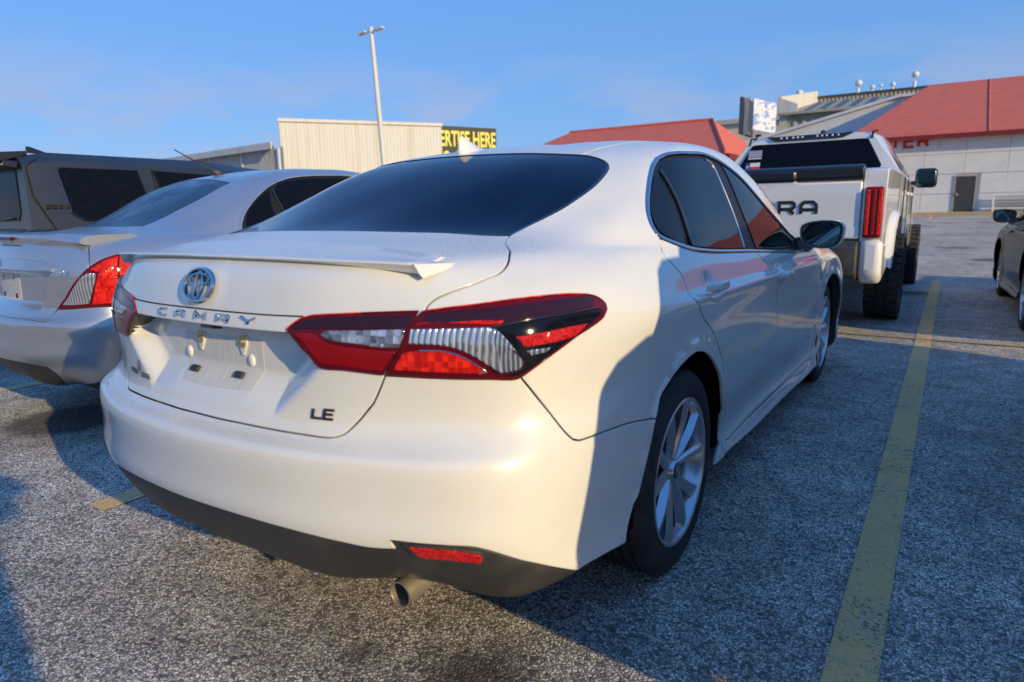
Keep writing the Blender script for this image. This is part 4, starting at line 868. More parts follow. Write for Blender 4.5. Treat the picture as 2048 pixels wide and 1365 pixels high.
# ------------------------------------------------------------------ ground, lines, buildings
def asphalt(name, worn_yellow=None):
    m = mat(name, (.1, .1, .1), .85, spec=.35); b = NB(m); o = b.n('ShaderNodeNewGeometry').outputs['Position']
    warp = b.n('ShaderNodeMixRGB', blend_type='ADD'); warp.inputs[0].default_value = .016; b.link(o, warp.inputs[1])
    nz = b.n('ShaderNodeTexNoise', ins={'Scale': 60., 'Detail': 2.}); b.link(o, nz.inputs['Vector']); b.link(nz.outputs['Color'], warp.inputs[2]); W = warp.outputs[0]
    v1 = b.n('ShaderNodeTexVoronoi', ins={'Scale': 95., 'Randomness': 1.}); b.link(W, v1.inputs['Vector'])
    v2 = b.n('ShaderNodeTexVoronoi', ins={'Scale': 230., 'Randomness': 1.}); b.link(W, v2.inputs['Vector'])
    ve = b.n('ShaderNodeTexVoronoi', feature='DISTANCE_TO_EDGE', ins={'Scale': 95.}); b.link(W, ve.inputs['Vector'])
    cell = b.n('ShaderNodeSeparateColor', ins={0: v1.outputs['Color']}).outputs[0]; cell2 = b.n('ShaderNodeSeparateColor', ins={0: v2.outputs['Color']}).outputs[1]
    big = b.noise(.55, 5, .62, o); mid = b.noise(6, 5, .65, o); grit = b.noise(130, 3, .7, W)
    stone = b.ramp(cell, [(0., (.10, .10, .10)), (.15, (.32, .30, .28)), (.32, (.64, .575, .49)), (.65, (.86, .77, .64)), (1., (.96, .88, .74))])
    c = b.mix(b.g(ve.outputs['Distance'], .04, .16), (.11, .104, .095), stone)
    c = b.mix(b.g(grit, .40, .34), c, (.09, .088, .086))
    c = b.mix(b.math('MULTIPLY', b.g(cell2, .62, .80), .6), c, (.30, .20, .13))
    tone = b.math('MULTIPLY', b.g(big, .3, .7, .74, 1.35), b.g(mid, .3, .7, .68, 1.32))
    mulc = b.n('ShaderNodeMixRGB', blend_type='MULTIPLY', ins={0: 1.}); b.link(c, mulc.inputs[1]); b.link(tone, mulc.inputs[2]); c = mulc.outputs[0]
    # oil stains
    spots = b.n('ShaderNodeTexVoronoi', ins={'Scale': .62, 'Randomness': 1.}); b.link(o, spots.inputs['Vector'])
    dd_ = b.math('ADD', spots.outputs['Distance'], b.math('MULTIPLY', b.noise(5, 5, .65, o), .34))
    s = b.math('MULTIPLY', b.g(dd_, .24, .42, 1, 0), .80)
    c = b.mix(s, c, (.022, .017, .014))
    for (sx0, sy0, sr) in ((.32, .20, .07), (.63, .27, .15), (-2.75, .80, .34), (2.6, 3.4, .5), (-.2, 7.5, .6)):
        dv = b.n('ShaderNodeVectorMath', operation='DISTANCE', ins={1: (sx0, sy0, 0)}); b.link(o, dv.inputs[0])
        e_ = b.math('ADD', dv.outputs['Value'], b.math('MULTIPLY', b.noise(14, 5, .7, o), .16)); c = b.mix(b.math('MULTIPLY', b.g(e_, sr+.10, sr, 0, 1), .75), c, (.04, .025, .018))
    h1 = b.g(ve.outputs['Distance'], .0, .28); h1 = b.math('MULTIPLY', h1, b.g(cell, 0, 1, .5, 1.)); h = b.math('ADD', h1, b.math('MULTIPLY', grit, .9))
    if worn_yellow:
        wear = b.noise(75, 5, .75, o); wear2 = b.noise(2.5, 4, .6, o); k = b.math('ADD', wear, b.math('MULTIPLY', b.math('SUBTRACT', wear2, .5), .45))
        f = b.g(k, worn_yellow[1], worn_yellow[1]+.07)
        pc = b.mix(b.noise(60, 3, .6, o), tuple(x*.72 for x in worn_yellow[0]), worn_yellow[0]); c = b.mix(f, c, pc); h = b.math('MULTIPLY', h, b.g(f, 0, 1, 1., .45))
    b.set('Base Color', c); b.set('Normal', b.bump(h, .5, .005))
    return m
asphalt('asphalt'); asphalt('yellow_paint', ((.95, .60, .24), .405)); asphalt('yellow_thin', ((.55, .38, .16), .36))
def gz(y): return min(max(0, .027*(y-12)), .70)
m_ = MB(); ys_ = [-14, -4, 0, 6, 12, 16, 20, 26, 32, 37.9, 60, 160, 900]; xs_ = [-900, -120, -40, -20, -10, -5, 0, 5, 10, 20, 60, 300, 900]
ys_ = [-900, -60]+ys_
m_.grid([[(x, y, gz(y)) for y in ys_] for x in xs_]); m_.F = [f for f in m_.F]; m_.obj('ground', 'asphalt', None, kind='structure')
def line_sheet(x0, x1, y0, y1, m, z=.004, name='parking_line'):
    k = MB(); yy = np.linspace(y0, y1, 12); k.grid([[(x, y, gz(y)+z) for y in yy] for x in (x0, x1)]); k.obj(name, m, None, kind='structure')
line_sheet(1.375, 1.495, -2.5, 11.25, 'yellow_paint'); line_sheet(-1.355, -1.235, .27, 5.7, 'yellow_paint'); line_sheet(-3.98, -3.86, .7, 5.7, 'yellow_paint')
line_sheet(-3.2, 14, 5.80, 5.86, 'yellow_thin', .008); line_sheet(3.98, 4.10, -2.5, 11.2, 'yellow_paint')
line_sheet(.70, .82, 31.0, 36.1, 'yellow_paint')
# pavement with kerb at the far building
mat('concrete', (.42, .38, .31), .85); mat('wall_grey', (.40, .395, .375), .8)
b = NB(MATS['wall_grey']); o = b.obj(); b.set('Base Color', b.mix(b.g(b.noise(1.2, 6, .65, o), .35, .7), (.74, .73, .70), (.64, .63, .60)))
b = NB(MATS['concrete']); b.set('Base Color', b.mix(b.noise(4, 5, .65, b.obj()), (.46, .42, .34), (.36, .33, .27)))
m_ = MB(); m_.box((-60, 36.2, .5), (40, 37.02, .79), .02); m_.obj('pavement', 'concrete', None, kind='structure')
m_ = MB(); m_.box((-60, 36.05, .5), (40, 36.20, .775), .02); m_.obj('kerb', 'yellow_thin', None, kind='structure')
def ribbed(name, a, b_, z0, z1, pitch, depth, m, parent, **p):
    """vertical ribbed sheet between two plan points"""
    a = np.array(a, float); b_ = np.array(b_, float); L = np.linalg.norm(b_-a); d = (b_-a)/L; n = np.array([d[1], -d[0]]); k = int(L/pitch); P = []
    for i in range(k):
        s = L*i/k; w = L/k
        for t, h in ((0, 0), (.5, 0), (.62, 1), (.88, 1)): q = a+d*(s+w*t)+n*h*depth; P.append(q)
    P.append(b_); return MB().grid([[(q[0], q[1], z0), (q[0], q[1], z1 if np.isscalar(z1) else z1[0]+(z1[1]-z1[0])*i/len(P))] for i, q in enumerate(P)]).obj(name, m, parent, **p)
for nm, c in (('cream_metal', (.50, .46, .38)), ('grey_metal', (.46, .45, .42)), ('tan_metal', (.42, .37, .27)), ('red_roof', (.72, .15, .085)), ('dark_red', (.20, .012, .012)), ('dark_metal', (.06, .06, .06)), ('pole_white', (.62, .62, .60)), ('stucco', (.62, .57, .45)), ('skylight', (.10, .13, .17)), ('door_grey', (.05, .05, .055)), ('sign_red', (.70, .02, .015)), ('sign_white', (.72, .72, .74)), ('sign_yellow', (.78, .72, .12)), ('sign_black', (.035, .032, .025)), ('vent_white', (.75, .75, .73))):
    mm = mat(nm, c, .6 if 'roof' not in nm else .75); b = NB(mm); o = b.obj(); v = b.n('ShaderNodeMapping', ins={'Scale': (1.2, 1.2, .12)}); b.link(o, v.inputs['Vector'])
    b.set('Base Color', b.mix(b.g(b.noise(2.0, 5, .65, v.outputs[0]), .35, .75), c, tuple(x*.80 for x in c)))
b = NB(MATS['cream_metal']); o = b.obj(); v = b.n('ShaderNodeMapping', ins={'Scale': (.9, .9, .05)}); b.link(o, v.inputs['Vector'])
b.set('Base Color', b.mix(b.g(b.noise(1.6, 6, .7, v.outputs[0]), .50, .72), (.58, .565, .53), (.49, .43, .34)))
m = mat('poster', (.5, .5, .6), .5); b = NB(m); o = b.obj(); v = b.n('ShaderNodeMapping', ins={'Scale': (.9, .9, 1.3)}); b.link(o, v.inputs['Vector'])
b.set('Base Color', b.ramp(b.noise(1.6, 3, .6, v.outputs[0]), [(0., (.10, .18, .42)), (.44, (.20, .30, .55)), (.5, (.62, .62, .66)), (.62, (.66, .66, .66)), (.70, (.5, .2, .16)), (.8, (.62, .62, .62))]))
# tall cream hall
h = empty('cream_hall', (-44.9, 45.3, .7), label='tall cream windowless hall with rust streaks left of the light pole', category='building')
def loc(o, par):
    o.parent = par; o.matrix_parent_inverse = Matrix.Translation(-Vector(par.location)); return o
def place(root, *obs):
    for q in obs: loc(q, root)
A = (-49.18, 39.3); B = (-40.54, 51.38); C_ = (-56, 68); D_ = (-71, 58)
place(h, ribbed('wall', A, B, .7, 9.5, .32, .022, 'cream_metal', None), ribbed('wall', D_, A, .7, 9.5, .55, .05, 'cream_metal', None), ribbed('wall', B, C_, .7, 9.5, .55, .05, 'cream_metal', None),
 MB().add([(A[0], A[1], 9.48), (B[0], B[1], 9.48), (C_[0], C_[1], 9.48), (D_[0], D_[1], 9.48)], [(0, 1, 2, 3)]).obj('roof', 'grey_metal', None))
dx = np.array(B)-np.array(A); dx /= np.linalg.norm(dx); nn_ = np.array([dx[1], -dx[0]])
k = MB(); q0 = np.array(A)-dx*.1+nn_*.02; q1 = np.array(B)+dx*.1+nn_*.02
k.add([(*q0, 9.35), (*q1, 9.35), (*(q1+nn_*.18), 9.35), (*(q0+nn_*.18), 9.35), (*q0, 9.62), (*q1, 9.62), (*(q1+nn_*.18), 9.62), (*(q0+nn_*.18), 9.62)], [(3, 2, 1, 0), (4, 5, 6, 7), (0, 1, 5, 4), (1, 2, 6, 5), (2, 3, 7, 6), (3, 0, 4, 7)])
place(h, k.obj('coping', 'cream_metal', None))
k = MB(); q = np.array(A)+nn_*.15+dx*.15; k.lathe([(.09, .7), (.09, 7.2)], 8, 'z', (q[0], q[1], 0)); place(h, k.obj('downpipe', 'grey_metal', None))
# low ribbed shed left of it
h = empty('metal_shed', (-55, 37.2, .6), label='long low grey metal shed with ribbed wall left of the cream hall', category='building')
A2 = np.array((-92., 42.)); B2 = np.array((-44.4, 35.29)); t_ = (B2-A2)/np.linalg.norm(B2-A2); n2 = np.array([t_[1], -t_[0]])
for i in range(8):
    a_ = A2+(B2-A2)*i/8+t_*.12; b2 = A2+(B2-A2)*(i+1)/8-t_*.12; place(h, ribbed('wall_panel', a_, b2, .5, 6.5, .32, .06, 'grey_metal', None))
    pz = MB(); pz.box((-.12, -.02, .5), (.12, .14, 6.5)); ang = math.atan2(t_[1], t_[0]); M_ = Matrix.Translation((b2[0]+t_[0]*.12, b2[1]+t_[1]*.12, 0)) @ Matrix.Rotation(ang, 4, 'Z') @ Matrix.Scale(-1, 4, (0, 1, 0)); pz.xf(M_); place(h, pz.obj('pilaster', 'cream_metal', None))
def slab(P, z0, z1):
    n = len(P); return MB().add([(p[0], p[1], z0) for p in P]+[(p[0], p[1], z1) for p in P], [tuple(range(n))[::-1], tuple(range(n, 2*n))]+[(i, (i+1) % n, n+(i+1) % n, n+i) for i in range(n)])
e0 = A2+n2*.45; e1 = B2+n2*.45-t_*.2
place(h, slab([e0, e1, np.array((-49.4, 39.0)), e0-n2*9], 6.62, 6.82).obj('roof', 'dark_metal', None), slab([e0+n2*.1, e1+n2*.1, e1, e0], 6.45, 6.98).obj('gutter', 'cream_metal', None))
for i in range(5):
    q = A2+(B2-A2)*(.62+.07*i); k = MB(); k.lathe([(.0, .5), (.22, .42), (.26, .2), (.14, .18), (.14, 0)], 10, 'z', (q[0]-n2[0]*.5, q[1]-n2[1]*.5, 6.8)); place(h, k.obj('roof_vent', 'grey_metal', None))
# billboard
CP_ = np.array(CAM_POS[:2]); SB = 1.32; P0 = CP_+(np.array((-33.36, 42.44))-CP_)*SB; P1 = CP_+(np.array((-31.14, 47.0))-CP_)*SB
P0 = P1+(P0-P1)/np.linalg.norm(P0-P1)*10.2
d_ = (P1-P0)/np.linalg.norm(P1-P0); nb_ = np.array([d_[1], -d_[0]])
h = empty('billboard', (*(P0+P1)/2, .7), label='black billboard with yellow lettering behind the roof fin of the white sedan', category='billboard')
place(h, slab([P0, P1, P1-nb_*.4, P0-nb_*.4], 4.0, 10.2).obj('board', 'sign_black', None))
ez = np.array([nb_[0], nb_[1], 0.]); ex = np.array([d_[0], d_[1], 0.]); ey = np.array([0, 0, 1.])
for t_x, s_, zc in (('ADVERTISE HERE', 4.75, 8.85), ('210-2', 6.3, 6.75), ('01', 1.1, 6.75)):
    q = P1-d_*(s_ if zc > 6 else s_)+nb_*.01; o_ = np.array([q[0], q[1], zc]); tt = text_obj('lettering', t_x, 2.2, (o_, ex, ey, ez), 'sign_yellow', None, extrude=.02, sx=.56 if zc > 8 else .80, bold=.06); place(h, tt)
for s_ in (1.2, 8.2):
    q = P1-d_*s_-nb_*.6; place(h, MB().lathe([(.16, .7), (.16, 3.9)], 10, 'z', (q[0], q[1], 0)).obj('post', 'dark_metal', None))
# light pole
pt = np.array((-16.77, 18.0, 7.71)); pb = np.array((-16.47, 18.0, 2.9)); pd = (pb-pt)/np.linalg.norm(pb-pt); base_ = pt+pd*7.75
h = empty('light_pole', tuple(base_), label='slender white parking lot light pole with two lamp heads', category='light pole')
place(h, MB().tube([base_, base_+(pt-base_)*.5, pt+np.array([0, 0, .12])], [.115, .10, .075], 14).obj('pole', 'pole_white', None, auto=50), MB().lathe([(0, .0), (.20, .0), (.20, .03), (.13, .10), (0, .10)], 16, 'z', tuple(base_)).obj('base_plate', 'pole_white', None))
for s in (-1, 1):
    c = pt+np.array([s*.12, 0, -.02]); e = pt+np.array([s*.42, -.02, .03*(s > 0)-.03]); k = MB(); k.box((-.20, -.10, -.03), (.20, .10, .035), .02)
    k.V = [(v[0]+e[0]-.0, v[1]+e[1], v[2]+e[2]+v[0]*.12) for v in k.V]; hd = k.obj('lamp_head', 'pole_white', None); place(h, hd)
    k = MB(); k.box((-.13, -.07, -.042), (.13, .07, -.031)); k.V = [(v[0]+e[0], v[1]+e[1], v[2]+e[2]+v[0]*.12) for v in k.V]; place(h, k.obj('lamp_lens', 'sign_white', None)); place(h, MB().tube([pt, c, e], .03, 8).obj('arm', 'pole_white', None))
# red roofed building at right with block wall
h = empty('block_wall_building', (12, 41, .7), label='pale block walled building with large red metal roof behind the pickup', category='building')
pan = 1.62; k0 = -6
wall = MB(); wall.box((-9.5, 37.06, .7), (40, 37.3, 4.42)); place(h, wall.obj('wall', 'wall_grey', None))
me0 = None; xw0 = -9.5; rows = [(.72, 1.62), (1.63, 2.53), (2.54, 3.44), (3.45, 4.35)]
for i in range(15):
    for (z0, z1) in rows:
        x0 = xw0+i*1.62
        if x0+1.6 > 1.45 and x0 < 2.55 and z0 < 2.5: continue
        if me0 is None:
            k = MB(); k.box((0, 0, 0), (1.605, .055, .895), .008); q = k.obj('block', 'wall_grey', None); me0 = q.data
        else: q = bpy.data.objects.new('block', me0); COL.objects.link(q)
        q.location = (x0, 37.0, z0); loc(q, h)
for z0, z1 in rows[:2]:                                            # cut blocks beside the door
    for xa, xb in ((1.84-1.62-.0, 1.50), (2.50, 3.46)):
        k = MB(); k.box((xa if xa > .2 else .22, 37.0, z0), (xb, 37.055, z1-.01), .008); q = k.obj('block', 'wall_grey', None); place(h, q)
dr = empty('door', (0, 0, 0)); del dr
k = MB(); k.box((1.56, 36.97, .80), (2.32, 37.02, 2.40), .006); dd = k.obj('door', 'door_grey', None); place(h, dd)
k = MB(); k.box((1.50, 36.96, .79), (1.56, 37.03, 2.46)); k.box((2.32, 36.96, .79), (2.38, 37.03, 2.46)); k.box((1.56, 36.962, 2.40), (2.32, 37.028, 2.458)); place(h, k.obj('door_frame', 'tan_metal', None))
k = MB(); k.box((1.60, 36.93, 1.50), (1.66, 36.97, 1.66), .01); k.tube([(1.63, 36.93, 1.55), (1.63, 36.90, 1.55), (1.76, 36.90, 1.55)], .012, 6); k.obj('handle', 'steel', dd); k = None
# roof: eave at y 34, ridge at y 45, hip at the left
ev, rz_, xe = 4.31, 7.75, -3.33
place(h, MB().add([(xe, 36.5, ev), (44, 36.5, ev), (44, 45, rz_), (-.15, 45, rz_), (xe, 52, ev+1.0), (44, 56, ev)], [(0, 1, 2, 3), (0, 3, 4), (4, 3, 2, 5)]).obj('roof', 'red_roof', None))
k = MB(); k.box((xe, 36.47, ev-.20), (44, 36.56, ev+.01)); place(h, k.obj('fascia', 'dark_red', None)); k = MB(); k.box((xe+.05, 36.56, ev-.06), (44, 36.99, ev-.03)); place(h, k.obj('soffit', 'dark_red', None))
for i in range(6):
    x = 2.6+i*7.0; a = np.array([x, 36.5, ev+.02]); b2 = np.array([x, 45, rz_+.02]); place(h, MB().tube([a, b2], .025, 5).obj('roof_seam', 'red_roof', None))
# far sign under the eave
sg = empty('wall_sign', (-.4, 36.9, 3.3), label='white wall sign with red capital letters half hidden by the red eave', category='sign')
k = MB(); k.box((-3.3, 36.90, 3.70), (.72, 36.96, 4.20), .03); place(sg, k.obj('sign_board', 'sign_white', None))
for i, ch in enumerate('CENTER'):
    k = MB(); letter(k, ch, (.38), .56, .12, (np.array([-2.95+i*.575, 36.895, 3.84]), np.array([1., 0, 0]), np.array([0, 0, 1.]), np.array([0, -1., 0])), t=.05, taper=1); place(sg, k.obj('sign_letter', 'sign_red', None))
# bench on the pavement
bn = empty('slatted_bench', (4.2, 36.6, .79), label='grey slatted bench standing against the pale block wall', category='bench')
for z in (1.16, 1.28, 1.40): k = MB(); k.box((3.1, 36.80, z), (5.6, 36.84, z+.08), .01); place(bn, k.obj('backrest_slat', 'grey_metal', None))
for y in (36.45, 36.57, 36.69): k = MB(); k.box((3.1, y, 1.08), (5.6, y+.09, 1.11), .01); place(bn, k.obj('seat_slat', 'grey_metal', None))
for x in (3.05, 5.6): k = MB(); k.box((x-.04, 36.42, .79), (x+.04, 36.86, 1.12), .01); k.box((x-.038, 36.80, 1.12), (x+.038, 36.858, 1.5), .01); place(bn, k.obj('end_frame', 'vent_white', None))
# left red canopy
h = empty('red_canopy', (-12, 27, .5), label='smaller red hipped canopy roof behind the white sedan roof', category='building')
zc, ez_ = 5.0, 3.2
place(h, MB().add([(-14.91, 29.79, zc), (-7.72, 29.7, zc), (-5.85, 25.3, ez_), (-16.9, 25.3, ez_), (-5.7, 34, ez_), (-17, 34, ez_)], [(0, 3, 2, 1), (1, 2, 4), (0, 1, 4, 5), (0, 5, 3)]).obj('roof', 'red_roof', None))
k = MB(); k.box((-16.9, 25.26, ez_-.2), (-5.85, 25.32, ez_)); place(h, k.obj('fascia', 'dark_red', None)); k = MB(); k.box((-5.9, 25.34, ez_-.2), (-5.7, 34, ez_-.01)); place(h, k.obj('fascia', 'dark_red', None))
k = MB(); k.box((-15.8, 27, .3), (-6.6, 33.5, 3.1)); place(h, k.obj('wall', 'stucco', None))
k = MB(); k.tube([(-14.91, 29.79, zc+.03), (-7.72, 29.7, zc+.03)], .06, 6); place(h, k.obj('ridge_cap', 'red_roof', None)); k = MB(); k.tube([(-7.72, 29.7, zc+.03), (-5.85, 25.3, ez_+.03)], .06, 6); place(h, k.obj('ridge_cap', 'red_roof', None))
# warehouse with skylit roof
h = empty('warehouse', (0, 58, .7), label='tan ribbed metal warehouse with a row of dark skylights above the pickup cab', category='building')
place(h, ribbed('wall', (-9.6, 55), (30, 55), .7, 8.1, .62, .07, 'tan_metal', None))
place(h, MB().add([(-10.0, 54.6, 8.12), (31, 54.6, 8.12), (31, 62, 9.72), (-10.0, 62, 9.72)], [(0, 1, 2, 3)]).obj('roof', 'tan_metal', None))
k = MB(); k.box((-10.05, 54.45, 7.98), (31, 54.62, 8.16)); place(h, k.obj('gutter', 'tan_metal', None))
place(h, ribbed('clerestory', (-9.9, 62.05), (30, 62.05), 9.7, 10.05, .3, .05, 'tan_metal', None)); k = MB(); k.box((-10.1, 61.9, 10.03), (31, 62.3, 10.16)); place(h, k.obj('ridge_cap', 'dark_metal', None))
for i in range(16):
    x = -8.6+i*1.02; sl = (9.72-8.12)/7.4; P = [(x, 55.6), (x+.5, 55.6), (x+.5, 61.2), (x, 61.2)]
    place(h, MB().add([(a, b2, 8.12+(b2-54.6)*sl+.03) for a, b2 in P]+[(a, b2, 8.12+(b2-54.6)*sl-.02) for a, b2 in P], [(0, 1, 2, 3), (0, 4, 5, 1), (1, 5, 6, 2), (2, 6, 7, 3), (3, 7, 4, 0)]).obj('skylight', 'skylight', None))
place(h, MB().add([(-10.35, 54.6, 8.0), (-10.35, 54.6, 9.35), (-9.0, 62, 10.6), (-9.0, 62, 9.0), (-10.1, 54.6, 8.0), (-10.1, 54.6, 9.35), (-8.75, 62, 10.6), (-8.75, 62, 9.0)], [(0, 1, 2, 3), (7, 6, 5, 4), (0, 4, 5, 1), (1, 5, 6, 2), (3, 2, 6, 7)]).obj('end_parapet', 'cream_metal', None))
place(h, MB().add([(-10.3, 54.62, 8.05), (-8.9, 54.62, 8.15), (-8.9, 54.62, 8.72), (-10.3, 54.62, 9.33), (-10.3, 54.8, 8.05), (-8.9, 54.8, 8.15), (-8.9, 54.8, 8.72), (-10.3, 54.8, 9.33)], [(0, 1, 2, 3), (3, 2, 6, 7), (1, 5, 6, 2), (4, 7, 6, 5)]).obj('end_panel', 'cream_metal', None))
k = MB(); k.box((-9.85, 54.9, .7), (-9.75, 58, 8.0)); place(h, k.obj('wall', 'tan_metal', None)); k = MB(); k.box((-10.2, 54.85, .7), (-9.62, 54.98, 8.0)); k.box((-9.5, 54.84, .7), (-9.46, 54.9, 8.0)); place(h, k.obj('corner_trim', 'stucco', None))
vx = [(-10.2, 62, .38), (-5.75, 62, .36), (-4.72, 62, .24), (-4.12, 62, .17), (-3.3, 62, .25), (-1.82, 62, .34)]
for i, (x, y, r) in enumerate(vx):
    v = empty('roof_turbine', (x, y, 10.1), label='', category='roof vent'); 
    v['label'] = ['leftmost white ball vent on the warehouse ridge', 'large white ball vent at the middle of the warehouse ridge', 'first of three small white vents close together on the ridge', 'smallest thin white vent between two small ones on the ridge', 'third of three small white vents close together on the ridge', 'rightmost white ball vent beside the red roof edge'][i]; v['group'] = 'white vents along the warehouse ridge'
    z = 10.1; hh = {.38: .45, .36: .75, .24: .35, .17: .4, .25: .4, .34: .95}[r]
    MB().lathe([(r*.35, 0), (r*.35, hh*.5), (r*.2, hh*.55)], 10, 'z').obj('stack', 'vent_white', v, smooth=False)
    MB().lathe([(.02, hh+r*.75), (r*.55, hh+r*.62), (r*.78, hh+r*.2), (r*.75, hh-r*.15), (r*.5, hh-r*.5), (.03, hh-r*.6)], 14, 'z').obj('turbine_head', 'vent_white', v, smooth=True)
# low white roof between
h = empty('low_shed', (-2, 47, .7), label='low white roofed shed in front of the tan warehouse', category='building')
place(h, MB().prism([(-12, .7), (6, .7), (6, 7.1), (-1.5, 7.1), (-12, 4.6)], 0, 8, (np.array([0, 52., 0]), np.array([1., 0, 0]), np.array([0, 0, 1.]), np.array([0, -1., 0]))).obj('wall', 'wall_grey', None))
place(h, MB().prism([(-12.2, 4.55), (-1.5, 7.10), (6.1, 7.10), (6.1, 7.25), (-1.55, 7.25), (-12.2, 4.72)], -.2, 8.2, (np.array([0, 52., 0]), np.array([1., 0, 0]), np.array([0, 0, 1.]), np.array([0, -1., 0]))).obj('roof', 'vent_white', None))
v = empty('roof_unit', (-4.3, 45, 6.2), label='small grey unit on the low white roof by the red roof', category='roof unit'); k = MB(); k.box((-.35, -.3, 0), (.35, .3, .35), .05); k.obj('casing', 'vent_white', v); k = MB(); k.box((-.5, -.35, .33), (.5, .35, .39), .02); k.obj('lid', 'grey_metal', v)
# two small billboards seen edge on
h = empty('roadside_billboard', (-11.3, 52, .7), label='pair of back to back roadside billboards left of the warehouse', category='billboard')
k = MB(); k.box((-11.95, 50, 6.4), (-11.75, 53.4, 8.95)); place(h, k.obj('back_panel', 'dark_metal', None))
for i in range(5): k = MB(); k.box((-11.62+i*.09, 50.1, 6.3), (-11.58+i*.09, 50.2, 8.9)); place(h, k.obj('strut', 'grey_metal', None))
place(h, MB().add([(-10.95, 50, 6.6), (-9.72, 51.5, 6.4), (-9.72, 51.5, 8.45), (-10.95, 50, 8.75), (-11.05, 50.15, 6.6), (-9.82, 51.65, 6.4), (-9.82, 51.65, 8.45), (-11.05, 50.15, 8.75)], [(0, 1, 2, 3), (4, 7, 6, 5), (0, 3, 7, 4), (3, 2, 6, 7)]).obj('poster', 'poster', None))
k = MB(); k.lathe([(.2, .7), (.2, 6.4)], 8, 'z', (-10.9, 51.5, 0)); place(h, k.obj('post', 'dark_metal', None))
# far grey bands
h = empty('distant_block', (-30, 82, .7), label='distant grey flat roofed block seen low behind the red canopy', category='building')
k = MB(); k.box((-34, 80, .7), (-12, 95, 10.6)); place(h, k.obj('wall', 'stucco', None)); k = MB(); k.box((-35, 79.5, 10.6), (-12, 96, 11.1)); place(h, k.obj('roof', 'grey_metal', None))
pw = None if True else empty('power_line', (-60, 70, 8), label='thin overhead power lines sloping across the sky behind the roof fin', category='power line')
for i in range(0): place(pw, MB().tube([(-70+t*62, 95-t*25+i*.3, 11.2+1.5*i*.35-6*t*(1-t)*.35+t*1.0) for t in np.linspace(0, 1, 16)], .03, 4).obj('cable', 'dark_metal', None))

# unseen store added behind the camera, only for reflections on the cars
h = empty('added_store', (-6, -46, 0), label='unseen low store with dark windows, added behind the camera for reflections', category='building')
k = MB(); k.box((-50, -52, 0), (26, -46, 5.2)); place(h, k.obj('wall', 'tan_metal', None)); k = MB(); k.box((-50.5, -52.5, 5.2), (26.5, -45.4, 5.7)); place(h, k.obj('roof', 'dark_metal', None))
for i in range(14):
    k = MB(); k.box((-48+i*5.2, -46.02, .5), (-44.4+i*5.2, -45.95, 2.9)); place(h, k.obj('window', 'skylight', None))

# ------------------------------------------------------------------ other vehicles
def bevobj(mb, name, m, parent, w=.02, seg=3, **p):
    o = mb.obj(name, m, parent, **p); md = o.modifiers.new('bevel', 'BEVEL'); md.width = w; md.segments = seg; md.limit_method = 'ANGLE'; md.angle_limit = math.radians(25)
    o.data.shade_smooth(); o.data.set_sharp_from_angle(angle=math.radians(40)); md.harden_normals = False
    return o
def loft(secs, closed=True):
    """secs: list of equal-length point loops"""
    m = len(secs[0]); V = [p for s in secs for p in s]; F = []
    for i in range(len(secs)-1):
        for j in range(m if closed else m-1): F.append((i*m+j, i*m+(j+1) % m, (i+1)*m+(j+1) % m, (i+1)*m+j))
    if closed: F += [tuple(range(m))[::-1], tuple(range((len(secs)-1)*m, len(secs)*m))]
    return MB().add(V, F)
def side_profile(prof, x0, x1):
    """(y,z) polygon extruded between x0 and x1"""
    n = len(prof); V = [(x0, y, z) for y, z in prof]+[(x1, y, z) for y, z in prof]
    return MB().add(V, [tuple(range(n)), tuple(range(n, 2*n))[::-1]]+[(i, n+i, n+(i+1) % n, (i+1) % n) for i in range(n)])
def arch(yc, zc, r, a0=180, a1=0, n=14): return [(yc+r*math.cos(math.radians(a0+(a1-a0)*i/n)), zc+r*math.sin(math.radians(a0+(a1-a0)*i/n))) for i in range(n+1)]
def offroad_wheel(root, x, y, s, R=.44, W=.30):
    w = empty('wheel', (x, y, R)); w.parent = root
    prof = [(.235, -.03), (.25, -.008), (.32, .0), (.38, -.005), (.415, -.02), (.427, -.05)]+[(.427, -W+.05), (.415, -W+.02), (.38, -W+.005), (.32, -W), (.25, -W+.008)]
    t = MB().lathe(prof, 60); t.V = [(s*v[0], v[1], v[2]) for v in t.V]; t.obj('tyre', 'rubber', w, auto=40)
    k = MB()
    for i in range(34):
        a = 2*math.pi*i/34
        for (x0, x1, da) in ((-.10, .004, 0), (-W/2-.045, -W/2+.035, .09), (-W-.004, -W+.10, .04)):
            b0 = MB(); b0.box((x0, -.030, .40), (x1, .030, R), .006); ca, sa = math.cos(a+da), math.sin(a+da)
            b0.V = [(s*v[0], v[1]*ca-v[2]*sa, v[1]*sa+v[2]*ca) for v in b0.V]; k.add(b0.V, b0.F)
    k.obj('tread_blocks', 'rubber', w, kind='stuff')
    rm = MB().lathe([(.0, -.07), (.09, -.06), (.11, -.09), (.20, -.055), (.225, -.02), (.236, -.012), (.24, -.03)], 40); rm.V = [(s*v[0], v[1], v[2]) for v in rm.V]; rm.obj('rim', 'alloy_dark', w, auto=30)
    return w
